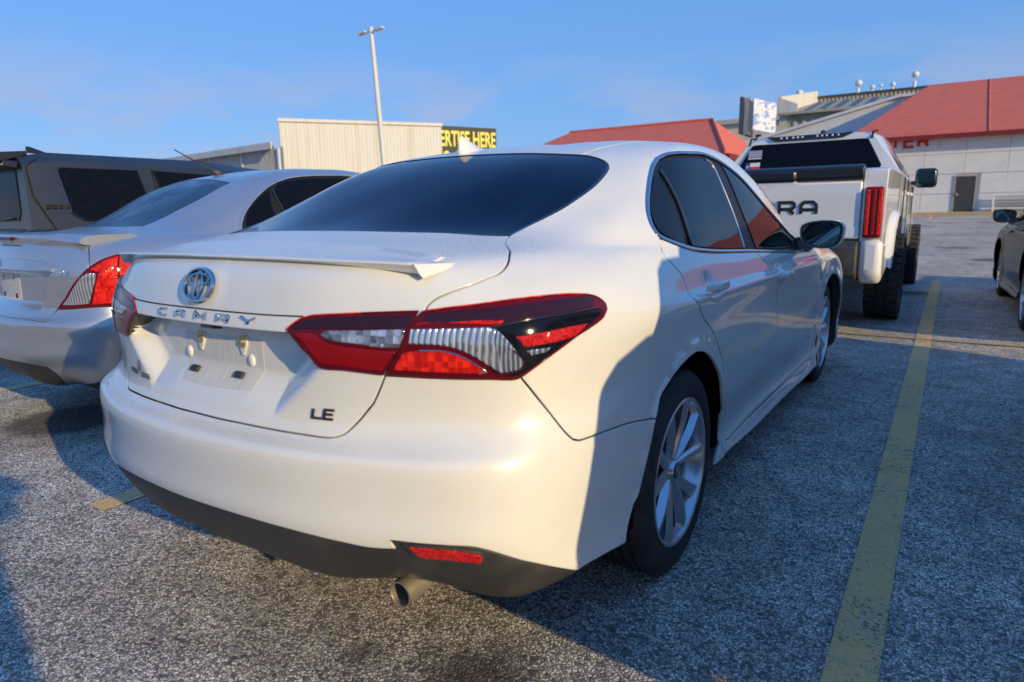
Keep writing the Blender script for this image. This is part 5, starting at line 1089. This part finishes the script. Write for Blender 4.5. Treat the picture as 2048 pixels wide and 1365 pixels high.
def build_truck(root, P='truck_paint'):
    # box of the bed: each side with wheel arch cut
    zb = 1.49
    for s in (-1, 1):
        prof = [(.0, .90), (.02, zb-.02), (.10, zb), (1.78, zb), (1.78, .70), (1.82, .62)]+arch(1.28, .50, .54, 12, 168)+[(.60, .66), (.04, .80)]
        k = side_profile(prof, s*.80, s*.985); bevobj(k, 'bed_side', P, root, .06, 4)
        k = MB()
        A = arch(1.28, .50, .56, 172, 8, 16); B_ = arch(1.28, .50, .62, 172, 8, 16); V = []
        for (a, b2) in zip(A, B_): V += [(s*.98, *b2), (s*1.018, b2[0], b2[1]-.02), (s*1.03, *a), (s*.98, *a)]
        k.add(V, [(i*4+c, (i+1)*4+c, (i+1)*4+c+1, i*4+c+1) for i in range(16) for c in range(3)]); k.obj('wheel_flare', P, root, auto=35)
        # lamp
        k = MB(); k.box((s*.965 if s < 0 else .822, -.03, .885), (-.822 if s < 0 else .965, .10, 1.325), .0); lm = bevobj(k, 'tail_lamp', 'lens_red', root, .02)
        for dx_ in (.0, .048, .094):
            x0 = .832+dx_; k = MB(); k.box((min(s*x0, s*(x0+.032)), -.042, .91), (max(s*x0, s*(x0+.032)), -.028, 1.30), .006); k.obj('light_bar', 'lens_red_bright' if dx_ != .048 else 'lens_red', lm)
        k = side_profile([(-.02, .88), (-.02, .55), (.10, .46), (.55, .52), (.62, .68), (.30, .86)], s*.80, s*.99); bevobj(k, 'bumper_corner', P, root, .06)
        k = MB(); k.box((min(s*.70, s*1.02), 1.72, .30), (max(s*.70, s*1.02), 1.75, .66), .01)
        k.obj('mud_flap', 'rubber', root)
        offroad_wheel(root, s*1.09, 1.28, s); offroad_wheel(root, s*1.09, 5.0, s)
    bevobj(side_profile([(-.06, .86), (-.10, .80), (-.10, .56), (.04, .50), (.10, .86)], -.80, .80), 'rear_bumper', 'black_plastic', root, .02)
    k = MB(); k.box((-.35, -.13, .83), (.35, -.02, .868), .008); k.obj('bumper_step', 'black_plastic', root)
    # tailgate with a dip for the handle
    tg = [(-.795, .875), (.795, .875), (.795, 1.375), (.28, 1.375), (.20, 1.41), (-.20, 1.41), (-.28, 1.375), (-.795, 1.375)]
    k = MB().prism([(p[0], p[1]) for p in tg], 0, .09, (np.array([0, .075, 0.]), np.array([1., 0, 0]), np.array([0, 0, 1.]), np.array([0, -1., 0]))); gate = bevobj(k, 'tailgate', P, root, .015)
    k = MB(); k.box((-.795, -.018, .885), (.795, -.004, .985), .006); k.obj('lower_fold', P, gate)
    for i, ch in enumerate('TUNDRA'):
        x = -.615+i*.188; k = MB(); letter(k, ch, .130, .105, .030, (np.array([x-.02, -.017, 1.10]), np.array([1., 0, 0]), np.array([0, 0, 1.]), np.array([0, -1., 0])), t=.006, taper=.9); k.obj('tailgate_letter', 'badge_black', gate)
    bevobj(side_profile([(-.03, 1.42), (-.03, 1.50), (.02, 1.525), (.10, 1.51), (.10, 1.385), (.0, 1.385)], -.80, .80), 'gate_spoiler', 'black_trim', root, .012)
    k = MB(); k.box((-.26, -.05, 1.385), (.26, .02, 1.50), .03); bevobj(k, 'gate_handle', 'black_trim', gate, .02)
    k = MB(); k.box((-.80, .08, 1.44), (.80, 1.75, 1.475)); k.obj('tonneau_cover', 'black_plastic', root)
    # cab
    def cabsec(y, hw, hz, rw, rz, top=.05): 
        return [(-hw, y, .62), (-hw-.01, y, .95), (-hw, y, hz-.08), (-hw+.03, y, hz), (-rw-.02, y, rz-top), (-rw+.06, y, rz-.012), (-rw*.5, y, rz+.01), (rw*.5, y, rz+.01), (rw-.06, y, rz-.012), (rw+.02, y, rz-top), (hw-.03, y, hz), (hw, y, hz-.08), (hw+.01, y, .95), (hw, y, .62)]
    def lean(sec, d): return [(x, y+d*max(0, z-1.5)/.45, z) for x, y, z in sec]
    secs = [lean(cabsec(1.80, .985, 1.52, .665, 1.955), .14), lean(cabsec(1.95, .99, 1.52, .69, 1.985), .10), cabsec(2.5, 1.0, 1.51, .70, 2.0), cabsec(3.2, 1.0, 1.50, .70, 2.0), cabsec(3.55, 1.0, 1.49, .68, 1.97, .06)]
    cab = loft(secs); cab.obj('cab', P, root, auto=38)
    secs = [cabsec(3.55, 1.0, 1.49, .68, 1.97, .06), cabsec(4.35, 1.0, 1.42, .80, 1.46, .02), cabsec(5.6, .96, 1.34, .75, 1.38, .02), cabsec(5.85, .90, 1.1, .7, 1.14, .02)]
    loft(secs).obj('hood', P, root, auto=38)
    k = MB(); k.box((-.9, .1, .50), (.9, 5.8, .70)); k.obj('chassis', 'cavity', root)
    # rear window on the leaning back of the cab
    wq = lambda x, z, o=0: (x, 1.80+.14*max(0, z-1.5)/.45-.012-o, z)
    wp = [(-.76, 1.56), (.76, 1.56), (.775, 1.60), (.625, 1.885), (.60, 1.90), (-.60, 1.90), (-.625, 1.885), (-.775, 1.60)]
    k = MB().add([wq(*p) for p in wp]+[wq(*p, o=-.05) for p in wp], [tuple(range(8))]+[(i, 8+i, 8+(i+1) % 8, (i+1) % 8) for i in range(8)]); rw = k.obj('rear_window', 'side_glass', root)
    for x in (-.655, .655): MB().tube([wq(x, 1.90, .004), (x, 1.96, 1.972), (x*1.02, 2.3, 2.01)], .012, 6).obj('roof_seam', 'gap_black', root)
    k = MB(); 
    bp_ = [(-.36, .0), (.36, .0), (.46, .045), (-.46, .045)]; V = [(x, 1.925+z*.5-.0, 1.925+z) for x, z in bp_]; V2 = [(x, y-.02, z+.01) for x, y, z in V]
    k.add(V+V2, [(4, 5, 6, 7), (0, 1, 5, 4), (1, 2, 6, 5), (2, 3, 7, 6), (3, 0, 4, 7)]); bl = k.obj('brake_light_bar', 'black_trim', root)
    for x in (-.30, -.24, -.17, -.12, -.07, .09, .14, .19, .25, .31): MB().lathe([(0, -.012), (.011, -.008), (.013, 0)], 10, 'y', (x, 1.915, 1.958)).obj('lamp_led', 'sign_white', bl)
    MB().tube([(.06, 2.5, 1.99), (.06, 2.52, 2.06), (.06, 2.54, 2.075)], [.05, .03, .012], 10).obj('roof_antenna', 'black_trim', root, smooth=True)
    # stickers on the rear window
    def quadw(x0, x1, z0, z1, o, m, nm): return MB().add([wq(x0, z0, o), wq(x1, z0, o), wq(x1, z1, o), wq(x0, z1, o)], [(0, 1, 2, 3)]).obj(nm, m, rw)
    quadw(-.655, -.50, 1.755, 1.835, .003, 'sticker_grey', 'upper_sticker'); quadw(-.655, -.50, 1.735, 1.748, .003, 'sign_white', 'upper_sticker_text')
    quadw(-.68, -.625, 1.60, 1.69, .003, 'sticker_blue', 'flag_blue_band'); quadw(-.625, -.51, 1.645, 1.69, .003, 'sign_white', 'flag_white_band'); quadw(-.625, -.51, 1.60, 1.645, .003, 'sign_red', 'flag_red_band')
    st = [(.020*math.cos(math.pi/2+i*math.pi/5)*(1 if i % 2 == 0 else .4), .020*math.sin(math.pi/2+i*math.pi/5)*(1 if i % 2 == 0 else .4)) for i in range(10)]
    MB().add([wq(-.652+a, 1.645+b2, .006) for a, b2 in st], [tuple(range(10))]).obj('flag_star', 'sign_white', rw)
    # side windows, doors, mirrors
    for s in (-1, 1):
        def sw(y, z): t = (z-1.50)/.45; return (s*(.978-.285*t+.006), y, z)
        for nm, q in (('rear_side_window', [(2.02, 1.545), (2.62, 1.54), (2.62, 1.88), (2.22, 1.88)]), ('front_side_window', [(2.72, 1.54), (3.80, 1.52), (3.42, 1.84), (3.30, 1.88), (2.72, 1.885)])):
            V = [sw(*p) for p in q]; V2 = [(v[0]-s*.03, v[1], v[2]) for v in V]; n = len(q); F = [tuple(range(n))]+[(i, n+i, n+(i+1) % n, (i+1) % n) for i in range(n)]
            if s < 0: F = [f[::-1] for f in F]
            MB().add(V+V2, F).obj(nm, 'side_glass', root)
        for yy in (1.98, 2.68, 3.85): k = MB(); k.box((min(s*1.0, s*1.012), yy-.005, .80), (max(s*1.0, s*1.012), yy+.005, 1.46)); k.obj('door_seam', 'gap_black', root)
        for yy in (2.50, 3.20): k = MB(); k.box((min(s*1.0, s*1.04), yy-.10, 1.27), (max(s*1.0, s*1.04), yy+.10, 1.31), .012); k.obj('door_handle', P, root)
        mr_ = MB(); mr_.box((min(s*1.02, s*1.27), 3.75, 1.38), (max(s*1.02, s*1.27), 3.87, 1.63), .0); mo = bevobj(mr_, 'tow_mirror', 'black_trim', root, .05)
        k = MB(); k.box((min(s*1.045, s*1.245), 3.742, 1.405), (max(s*1.045, s*1.245), 3.75, 1.605), .0); bevobj(k, 'mirror_glass', 'mirror_glass', mo, .0035)
        k = MB(); k.box((min(s*.97, s*1.15), 3.77, 1.42), (max(s*.97, s*1.04), 3.84, 1.47), .01); k.obj('mirror_arm', 'black_trim', mo)
def build_suv(root, P, rake=.06, H=1.72, hw=.93, hatch=False):
    zb = 1.265 if hatch else 1.10; y0 = .36 if hatch else 0.
    for s in (-1, 1):
        prof = ([(.19, .32), (.0, .6), (-.06, .8), (.0, 1.02), (.06, 1.18), (.14, 1.23), (.30, zb)] if hatch else [(.04, .42), (.0, .75), (.02, zb)])+[(4.6, zb-.02), (4.72, .75), (4.68, .35), (4.45, .30)]+arch(3.85, .36, .42, 0, 180)+[(3.2, .28), (1.5, .28)]+arch(.98, .36, .42, 0, 180)+[(.25, .38)]
        bevobj(side_profile(prof, s*(hw-.14), s*hw), 'body_side', P, root, .05)
    k = side_profile([(.20, .45), (.0, .62), (-.05, .8), (.01, 1.02), (.07, 1.18), (.15, 1.23), (.31, zb), (.9, zb), (.9, .45)] if hatch else [(.03, .45), (.0, .75), (.02, zb), (.9, zb), (.9, .45)], -hw+.13, hw-.13); bevobj(k, 'liftgate', P, root, .03)
    k = side_profile([(.9, .4), (.9, zb-.002), (4.6, zb-.03), (4.7, .7), (4.6, .4)], -hw+.13, hw-.13); bevobj(k, 'hood', P, root, .03)
    if not hatch: bevobj(side_profile([(-.08, .40), (-.10, .56), (-.02, .66), (.10, .66), (.10, .38)], -hw+.03, hw-.03), 'rear_bumper', 'black_plastic', root, .03)
    def sec(y, w0, w1, z1, dy): return [(-w0, y, zb-.04), (-w1-.015, y+dy*.93, z1-.07), (-w1+.08, y+dy, z1), (w1-.08, y+dy, z1), (w1+.015, y+dy*.93, z1-.07), (w0, y, zb-.04)]
    S = [sec(.04+y0, hw-.03, hw-.17, H-.04, rake), sec(.25+y0, hw-.015, hw-.17, H, rake), sec(1.6, hw-.015, hw-.17, H+.0, 0), sec(2.6, hw-.015, hw-.18, H-.07, 0), sec(3.45, hw-.02, hw-.25, H-.22, -.55)]
    loft(S).obj('greenhouse', P, root, auto=30)
    zt = lambda y: H-.0 if y < 1.6 else H-.07*(y-1.6)
    for s in (-1, 1):
        def sw(y, z, o=.006):
            t = (z-(zb-.04))/(H-.07-(zb-.04)); return (s*(hw-.015+(-.17+.015+.015)*t+o), y+rake*t*(1 if y < .5 else 0), z)
        for nm, q in (('quarter_side_window', [(.42, 1.16), (1.02, 1.14), (.96, H-.12), (.30, H-.12), (.27, H-.15), (.33, 1.22)]), ('rear_side_window', [(1.16, 1.14), (2.02, 1.13), (2.0, H-.15), (1.10, H-.12)]), ('front_side_window', [(2.12, 1.13), (3.15, 1.12), (2.75, H-.24), (2.10, H-.15)])):
            V = [sw(*p) for p in q]; V2 = [(v[0]-s*.03, v[1], v[2]) for v in V]; n = len(q); F = [tuple(range(n))]+[(i, n+i, n+(i+1) % n, (i+1) % n) for i in range(n)]
            if s < 0: F = [f[::-1] for f in F]
            wn = MB().add(V+V2, F).obj(nm, 'side_glass', root)
            MB().tube([sw(*p, .008) for p in q]+[sw(*q[0], .008)], .008, 6, False).obj('window_trim', 'black_trim' if nm != 'quarter_side_window' else 'chrome_dark', wn)
        for yy in (1.09, 2.07): MB().tube([sw(yy, zb-.1, .004), sw(yy, H-.10, .004)], .005, 4).obj('door_seam', 'gap_black', root)
        if not hatch: MB().tube([sw(.20, .80, .004), sw(.20, 1.1, .004), sw(.08, 1.35, .004), sw(.06, H-.12, .003), sw(.14, H-.06, .002)], .005, 4).obj('panel_seam', 'gap_black', root)
        if hatch: rk = MB(); rk.box((min(s*(hw-.16), s*(hw+.004)), .02, .90), (max(s*(hw-.16), s*(hw+.004)), .26, 1.08)); bevobj(rk, 'tail_lamp', 'lens_red_dark', root, .02)
        k = MB(); k.box((min(s*(hw-.16), s*(hw+.004)), -.012+.4*hatch, .74), (max(s*(hw-.16), s*(hw+.004)), .26, 1.02), .0); bevobj(k, 'tail_lamp', 'lens_red_dark', root, .02)
        make_wheel(root, (s*(hw-.03), .98, .36), s, R=.36, W=.24, rr=.235); make_wheel(root, (s*(hw-.03), 3.85, .36), s, R=.36, W=.24, rr=.235)
        mo = MB(); mo.box((min(s*(hw+.06), s*(hw+.24)), 2.95, 1.10), (max(s*(hw+.06), s*(hw+.24)), 3.07, 1.28), .0); m2 = bevobj(mo, 'side_mirror', P, root, .04)
        k = MB(); k.box((min(s*(hw-.03), s*(hw+.10)), 2.98, 1.10), (max(s*(hw-.03), s*(hw+.10)), 3.03, 1.14), .01); k.obj('mirror_arm', 'black_trim', m2)
    wq = lambda x, z, o=0: (x, .04+y0+rake*(z-(zb-.04))/(H-.04-(zb-.04))-.006-o, z)
    q = [(-.68, zb+.06), (.68, zb+.06), (.72, zb+.12), (.66, H-.15), (-.66, H-.15), (-.72, zb+.12)]
    rw = MB().add([wq(*p) for p in q]+[wq(*p, o=-.04) for p in q], [tuple(range(6))]+[(i, 6+i, 6+(i+1) % 6, (i+1) % 6) for i in range(6)]).obj('rear_window', 'side_glass', root)
    if not hatch: MB().tube([wq(.05, 1.20, .02), wq(.40, 1.175, .02), wq(.62, 1.185, .02)], .008, 6).obj('wiper', 'black_trim', rw)
    if hatch: return rw
    bevobj(side_profile([(rake-.16, H-.055), (rake-.13, H-.02), (rake+.12, H+.006), (rake+.12, H-.03), (rake-.05, H-.085)], -hw+.24, hw-.24), 'roof_spoiler', 'black_trim', root, .012)
    bevobj(side_profile([(rake-.10, H-.12), (rake-.06, H-.075), (rake+.04, H-.08), (rake+.02, H-.14)], -hw+.20, hw-.20), 'spoiler_lower_trim', 'black_trim', root, .01)  # black strip under the roof spoiler
    k = MB(); k.box((-.8, .3, .32), (.8, 4.4, .6)); k.obj('underbody', 'cavity', root)
    return rw
def recolour(root, src, dst):
    for o in [root]+list(root.children_recursive):
        if o.type == 'MESH' and o.material_slots and o.material_slots[0].material == MATS[src]:
            o.material_slots[0].link = 'OBJECT'; o.material_slots[0].material = MATS[dst]
mat('sticker_grey', (.30, .32, .40), .5); mat('sticker_blue', (.02, .06, .30), .5)
pickup = empty('pickup_truck', (.075, 5.74, 0), label='lifted white pickup truck with black knobbly tyres parked beyond the white sedan', category='pickup truck')
build_truck(pickup)
taupe = empty('parked_suv', (-5.30, 1.37, 0), 0, label='dark taupe parked SUV with tinted glass at the left edge behind the silver sedan', category='car')
build_suv(taupe, 'taupe_paint', rake=.05, H=1.70, hw=.93)
k = MB()
for i, (w, z) in enumerate(((.035, 0), (.035, 0), (.03, 0), (.035, 0))):
    k.box((.93-.062, .50+i*.048-.33, 1.255), (.93-.045, .50+i*.048-.33+w, 1.285))
k.obj('side_badge', 'badge_black', taupe)
MB().add([(.55+x, y, z) for x, y, z in [(-.02, .22, 1.70), (.02, .22, 1.70), (.0, .22, 1.752), (.0, .25, 1.75), (-.02, .38, 1.70), (.02, .38, 1.70)]], [(0, 2, 3, 4), (1, 5, 3, 2), (0, 1, 2), (3, 5, 4)]).obj('roof_antenna', 'black_trim', taupe)
# silver sedan
SHN = Shell(coupe_rings())
def coupe_disp(P, sh):
    P = P.copy(); x = np.abs(P[:, 0]); y = P[:, 1].copy(); z = P[:, 2].copy(); rear = y < .45
    d1 = .907-z; d2 = seg_in(x, z, (.44, .72), (.53, .905)); d3 = z-.695
    dep = np.minimum.reduce([sstep(0, .008, d1), sstep(0, .04, d2), sstep(0, .05, d3)]); P[:, 1] += np.where(rear & (z < .93) & (z > .66), dep*.05, 0)
    for yc in (1.02, 3.62):
        r = np.hypot(y-yc, z-.31); P[:, 0] += np.sign(P[:, 0])*np.where((x > .5) & (z < 1.0), sstep(.70, .78, x)*.008*(1-sstep(.40, .42, r)), 0)
    return P
SHNB = Shell(coupe_rings()); SHN.disp = coupe_disp
UVN = json.loads('''{"gap":[[0.301,0.582],[0.367,0.577],[0.441,0.559],[0.485,0.546],[0.48,0.575],[0.486,0.616],[0.515,0.642]],"lampgap":[[0.515,0.642],[0.561,0.683],[0.619,0.759],[0.661,0.814]],"seamlid":[[0.661,0.814],[0.645,0.891],[0.619,0.953],[0.615,0.979],[0.59,1.058],[0.537,1.184],[0.455,1.312],[0.407,1.415]],"glassb":[[0.029,1.382],[0.236,1.394],[0.401,1.418]],"glassside":[[0.396,1.422],[0.414,1.466],[0.449,1.573],[0.504,1.683],[0.518,1.792],[0.51,1.899],[0.519,1.952]],"glasstop":[[0.519,1.952],[0.306,1.981],[0.106,2.001],[-0.084,2.03]],"lampbot":[[0.515,0.642],[0.608,0.638],[0.696,0.63],[0.784,0.618],[0.848,0.616]],"nlamp":[[0.515,0.64],[0.537,0.663],[0.561,0.683],[0.619,0.759],[0.661,0.814],[0.718,0.864],[0.762,0.884],[0.806,0.891],[0.852,0.867],[0.875,0.793],[0.875,0.698],[0.857,0.62],[0.784,0.618],[0.696,0.63]],"nclear":[[0.541,0.655],[0.57,0.682],[0.605,0.726],[0.638,0.773],[0.664,0.79],[0.694,0.786],[0.697,0.766],[0.687,0.72],[0.663,0.649],[0.608,0.65]],"nred2":[[0.703,0.768],[0.709,0.793],[0.666,0.807],[0.723,0.855],[0.766,0.875],[0.778,0.749],[0.767,0.637],[0.674,0.643],[0.689,0.697]],"nside":[[0.771,0.878],[0.81,0.877],[0.847,0.854],[0.863,0.779],[0.861,0.637],[0.776,0.635],[0.786,0.748]],"blk":[[0.344,0.0],[0.377,0.021],[0.456,0.183],[0.454,0.233],[0.329,0.239],[0.133,0.223]]}''')
U2 = dict(UV); U2.update({k_: v_ for k_, v_ in UVN.items() if k_ not in ('glasstop',)}); U2['glasstop'] = [p for p in UVN['glasstop'] if p[0] > .05]
U2['blacktop'] = [UV['blacktop'][0], [(UV['blacktop'][0][0]+UVN['blk'][0][0])/2, .17]]+UVN['blk'][1:3]; U2['black2'] = UVN['blk'][2:]
for k_ in ('dlo', 'qwin', 'rwin'): U2[k_] = [[a-.14*min(max((1.95-a)/.8, 0), 1), b2] for a, b2 in UV[k_]]
U2['bseam'] = [U2['lampbot'][-1]]+UV['bseam'][3:]
U2['glassb'] = [[.02, SHN.vc[13]]]+[p for p in UVN['glassb'] if p[0] > .2]
silver = empty('parked_sedan', (-2.788, .564, 0), -.0915, label='silver four-door sedan parked left of the white sedan, with a whip antenna', category='car')
PN, DN = build_sedan(SHN, U2, silver, 'silver_paint', glass='dewy_glass', h=.03, trim='silver_paint')
lidn = PN['trunk_lid']
for s_ in (1, -1): lamp_set(SHNB, UVN, silver, s_, [('tail_lamp', 'nlamp', 'lens_red_dark', .006), ('indicator_lens', 'nclear', 'lens_clear', .0085), ('brake_lens', 'nred2', 'lens_red_bright', .0085), ('side_lens', 'nside', 'lens_red_bright', .0075)])
for ch, x in (('S', .590), ('V', .617)):
    fr = frame_at(SHNB, x, .901, .0, (x+.02, .78)); m_ = MB(); letter(m_, ch, .022, .019, .005, (fr[0]-fr[1]*.011-fr[2]*.0095, fr[1], fr[2], fr[3]), t=.004); m_.obj('badge_letter', 'chrome', lidn)
# handle bar over the plate recess
xs_ = np.linspace(-.545, .545, 45); V = []
for x in xs_:
    a = abs(x); e = max(0, 1-(a/.548)**10); y = float(np.interp(a, [0, .2, .4, .545], [.022, .035, .062, .105])); z1 = .908; z2 = .908+.064*(.25+.75*e)
    V += [(x, y+.05, z1+.004), (x, y-.012*e, z1), (x, y-.020*e, z1+.008), (x, y-.012*e+.008, z2-.006), (x, y+.006, z2), (x, y+.05, z2-.004)]
F = [(i*6+j, (i+1)*6+j, (i+1)*6+j+1, i*6+j+1) for i in range(44) for j in range(5)]+[tuple(range(6)), tuple(range(44*6, 45*6))[::-1]]
hb = mesh_obj('handle_bar', V, F, 'silver_paint', lidn, auto=40)
m_ = MB(); T_ = np.linspace(0, 2*math.pi, 25)[:-1]; m_.tube([(.04*math.cos(a), .000, .938+.034*math.sin(a)) for a in T_], .005, 6, True); m_.add([(.05*c, -.002+.0, .938+d) for c, d in ((-1, -.008), (1, -.008), (1, .008), (-1, .008))]+[(.05*c, -.007, .938+d*.8) for c, d in ((-1, -.008), (1, -.008), (1, .008), (-1, .008))], [(4, 5, 6, 7), (0, 1, 5, 4), (1, 2, 6, 5), (2, 3, 7, 6), (3, 0, 4, 7)]); m_.obj('emblem', 'chrome', hb, auto=40)
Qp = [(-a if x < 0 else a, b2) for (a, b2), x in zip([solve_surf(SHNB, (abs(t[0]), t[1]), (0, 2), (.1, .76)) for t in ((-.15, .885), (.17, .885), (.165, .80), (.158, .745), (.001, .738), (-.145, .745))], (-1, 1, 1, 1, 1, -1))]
panel('plate_dirt_imprint', SHN, Qp, 'plate_dirt', lidn, h=.015, off=.0012, rim=.001, gap=0, edge=False)  # dirt patch where the number plate sat
for x, z, mm in ((-.089, .862, 'chrome'), (.089, .862, 'chrome'), (-.10, .765, 'cast_iron'), (.10, .765, 'cast_iron')):
    o, ex, ey, n = frame_at(SHN, x, z, 0, (abs(x)+.01, .76)); m_ = MB(); m_.box((-.010, -.014, 0), (.010, .014, .006), .003); m_.V = [tuple(o+ex*v[0]+ey*v[1]+n*v[2]) for v in m_.V]; m_.obj('plate_screw', mm, lidn)
# boot spoiler
XS = np.linspace(-.625, .625, 51); V = []
def dzn(x, y): u, v = solve_surf(SHNB, (abs(x)+1e-4, y), (0, 1), (abs(x)+.01, 1.12)); return SHNB.base(np.array([u]), np.array([v]))[0][2]
for x in XS:
    a = abs(x); e = sstep(.40, .625, np.array([a]))[0]; y = .070+.10*(a/.625)**2+.05*e; zt = 1.092-.010*e; yf = y+.20+.10*e; zd = dzn(x, yf)
    V += [(x, y+.06, 1.035), (x, y+.020, 1.040), (x, y+.010, 1.046), (x, y+.0, 1.070-.018*e), (x, y+.002+.012*e, zt-.010), (x, y+.012+.03*e, zt), (x, y+.06+.04*e, zt+.006), (x, yf-.05, zd+.010), (x, yf, zd-.003)]
F = [(i*9+j, (i+1)*9+j, (i+1)*9+j+1, i*9+j+1) for i in range(50) for j in range(8)]+[tuple(range(9)), tuple(range(50*9, 51*9))[::-1]]
spn = mesh_obj('trunk_spoiler', V, F, 'silver_paint', lidn, auto=35)
k = MB(); k.box((-.16, .058, 1.062), (.16, .075, 1.082), .004); k.obj('brake_light', 'lens_red_dark', spn)
# whip antenna
MB().tube([(-.02, 1.36, 1.445), (-.02, 1.33, 1.465), (-.02, 1.30, 1.475)], [.03, .022, .012], 12).obj('antenna_base', 'black_plastic', PN['roof'], smooth=True)
MB().tube([(-.02, 1.32, 1.468), (-.02, 1.06, 1.60)], [.006, .0035], 8).obj('antenna_whip', 'black_plastic', PN['roof'])
# dark sedan at the right edge, a copy of the white one in charcoal
dark = copy_tree(white); dark.name = 'parked_sedan'; dark.location = (3.075, 5.72, 0); dark.rotation_euler = (0, 0, math.radians(1.0))
dark['label'] = 'charcoal sedan cut off by the right edge of the photo, showing its left side'
recolour(dark, 'white_paint', 'charcoal_paint')
# unseen vehicles: hatchback inferred from its shadow, two SUV copies added to cast shade
nb1 = empty('parked_suv', (3.20, -.02, 0), 0, label='white hatchback SUV in the next bay right of the white sedan', category='car'); build_suv(nb1, 'white_paint', rake=.22, H=1.60, hw=.92, hatch=True)  # white chosen to bounce more light onto the sedan's shaded side

nb2 = copy_tree(taupe); nb2.location = (3.05, -1.53, 0); nb2.rotation_euler = (0, 0, math.pi); nb2['label'] = 'unseen taupe SUV added behind the camera to cast the lower left shadow'
nb3 = copy_tree(taupe); nb3.location = (5.7, 6.4, 0); nb3['label'] = 'unseen taupe SUV added right of the charcoal sedan to shade the ground'
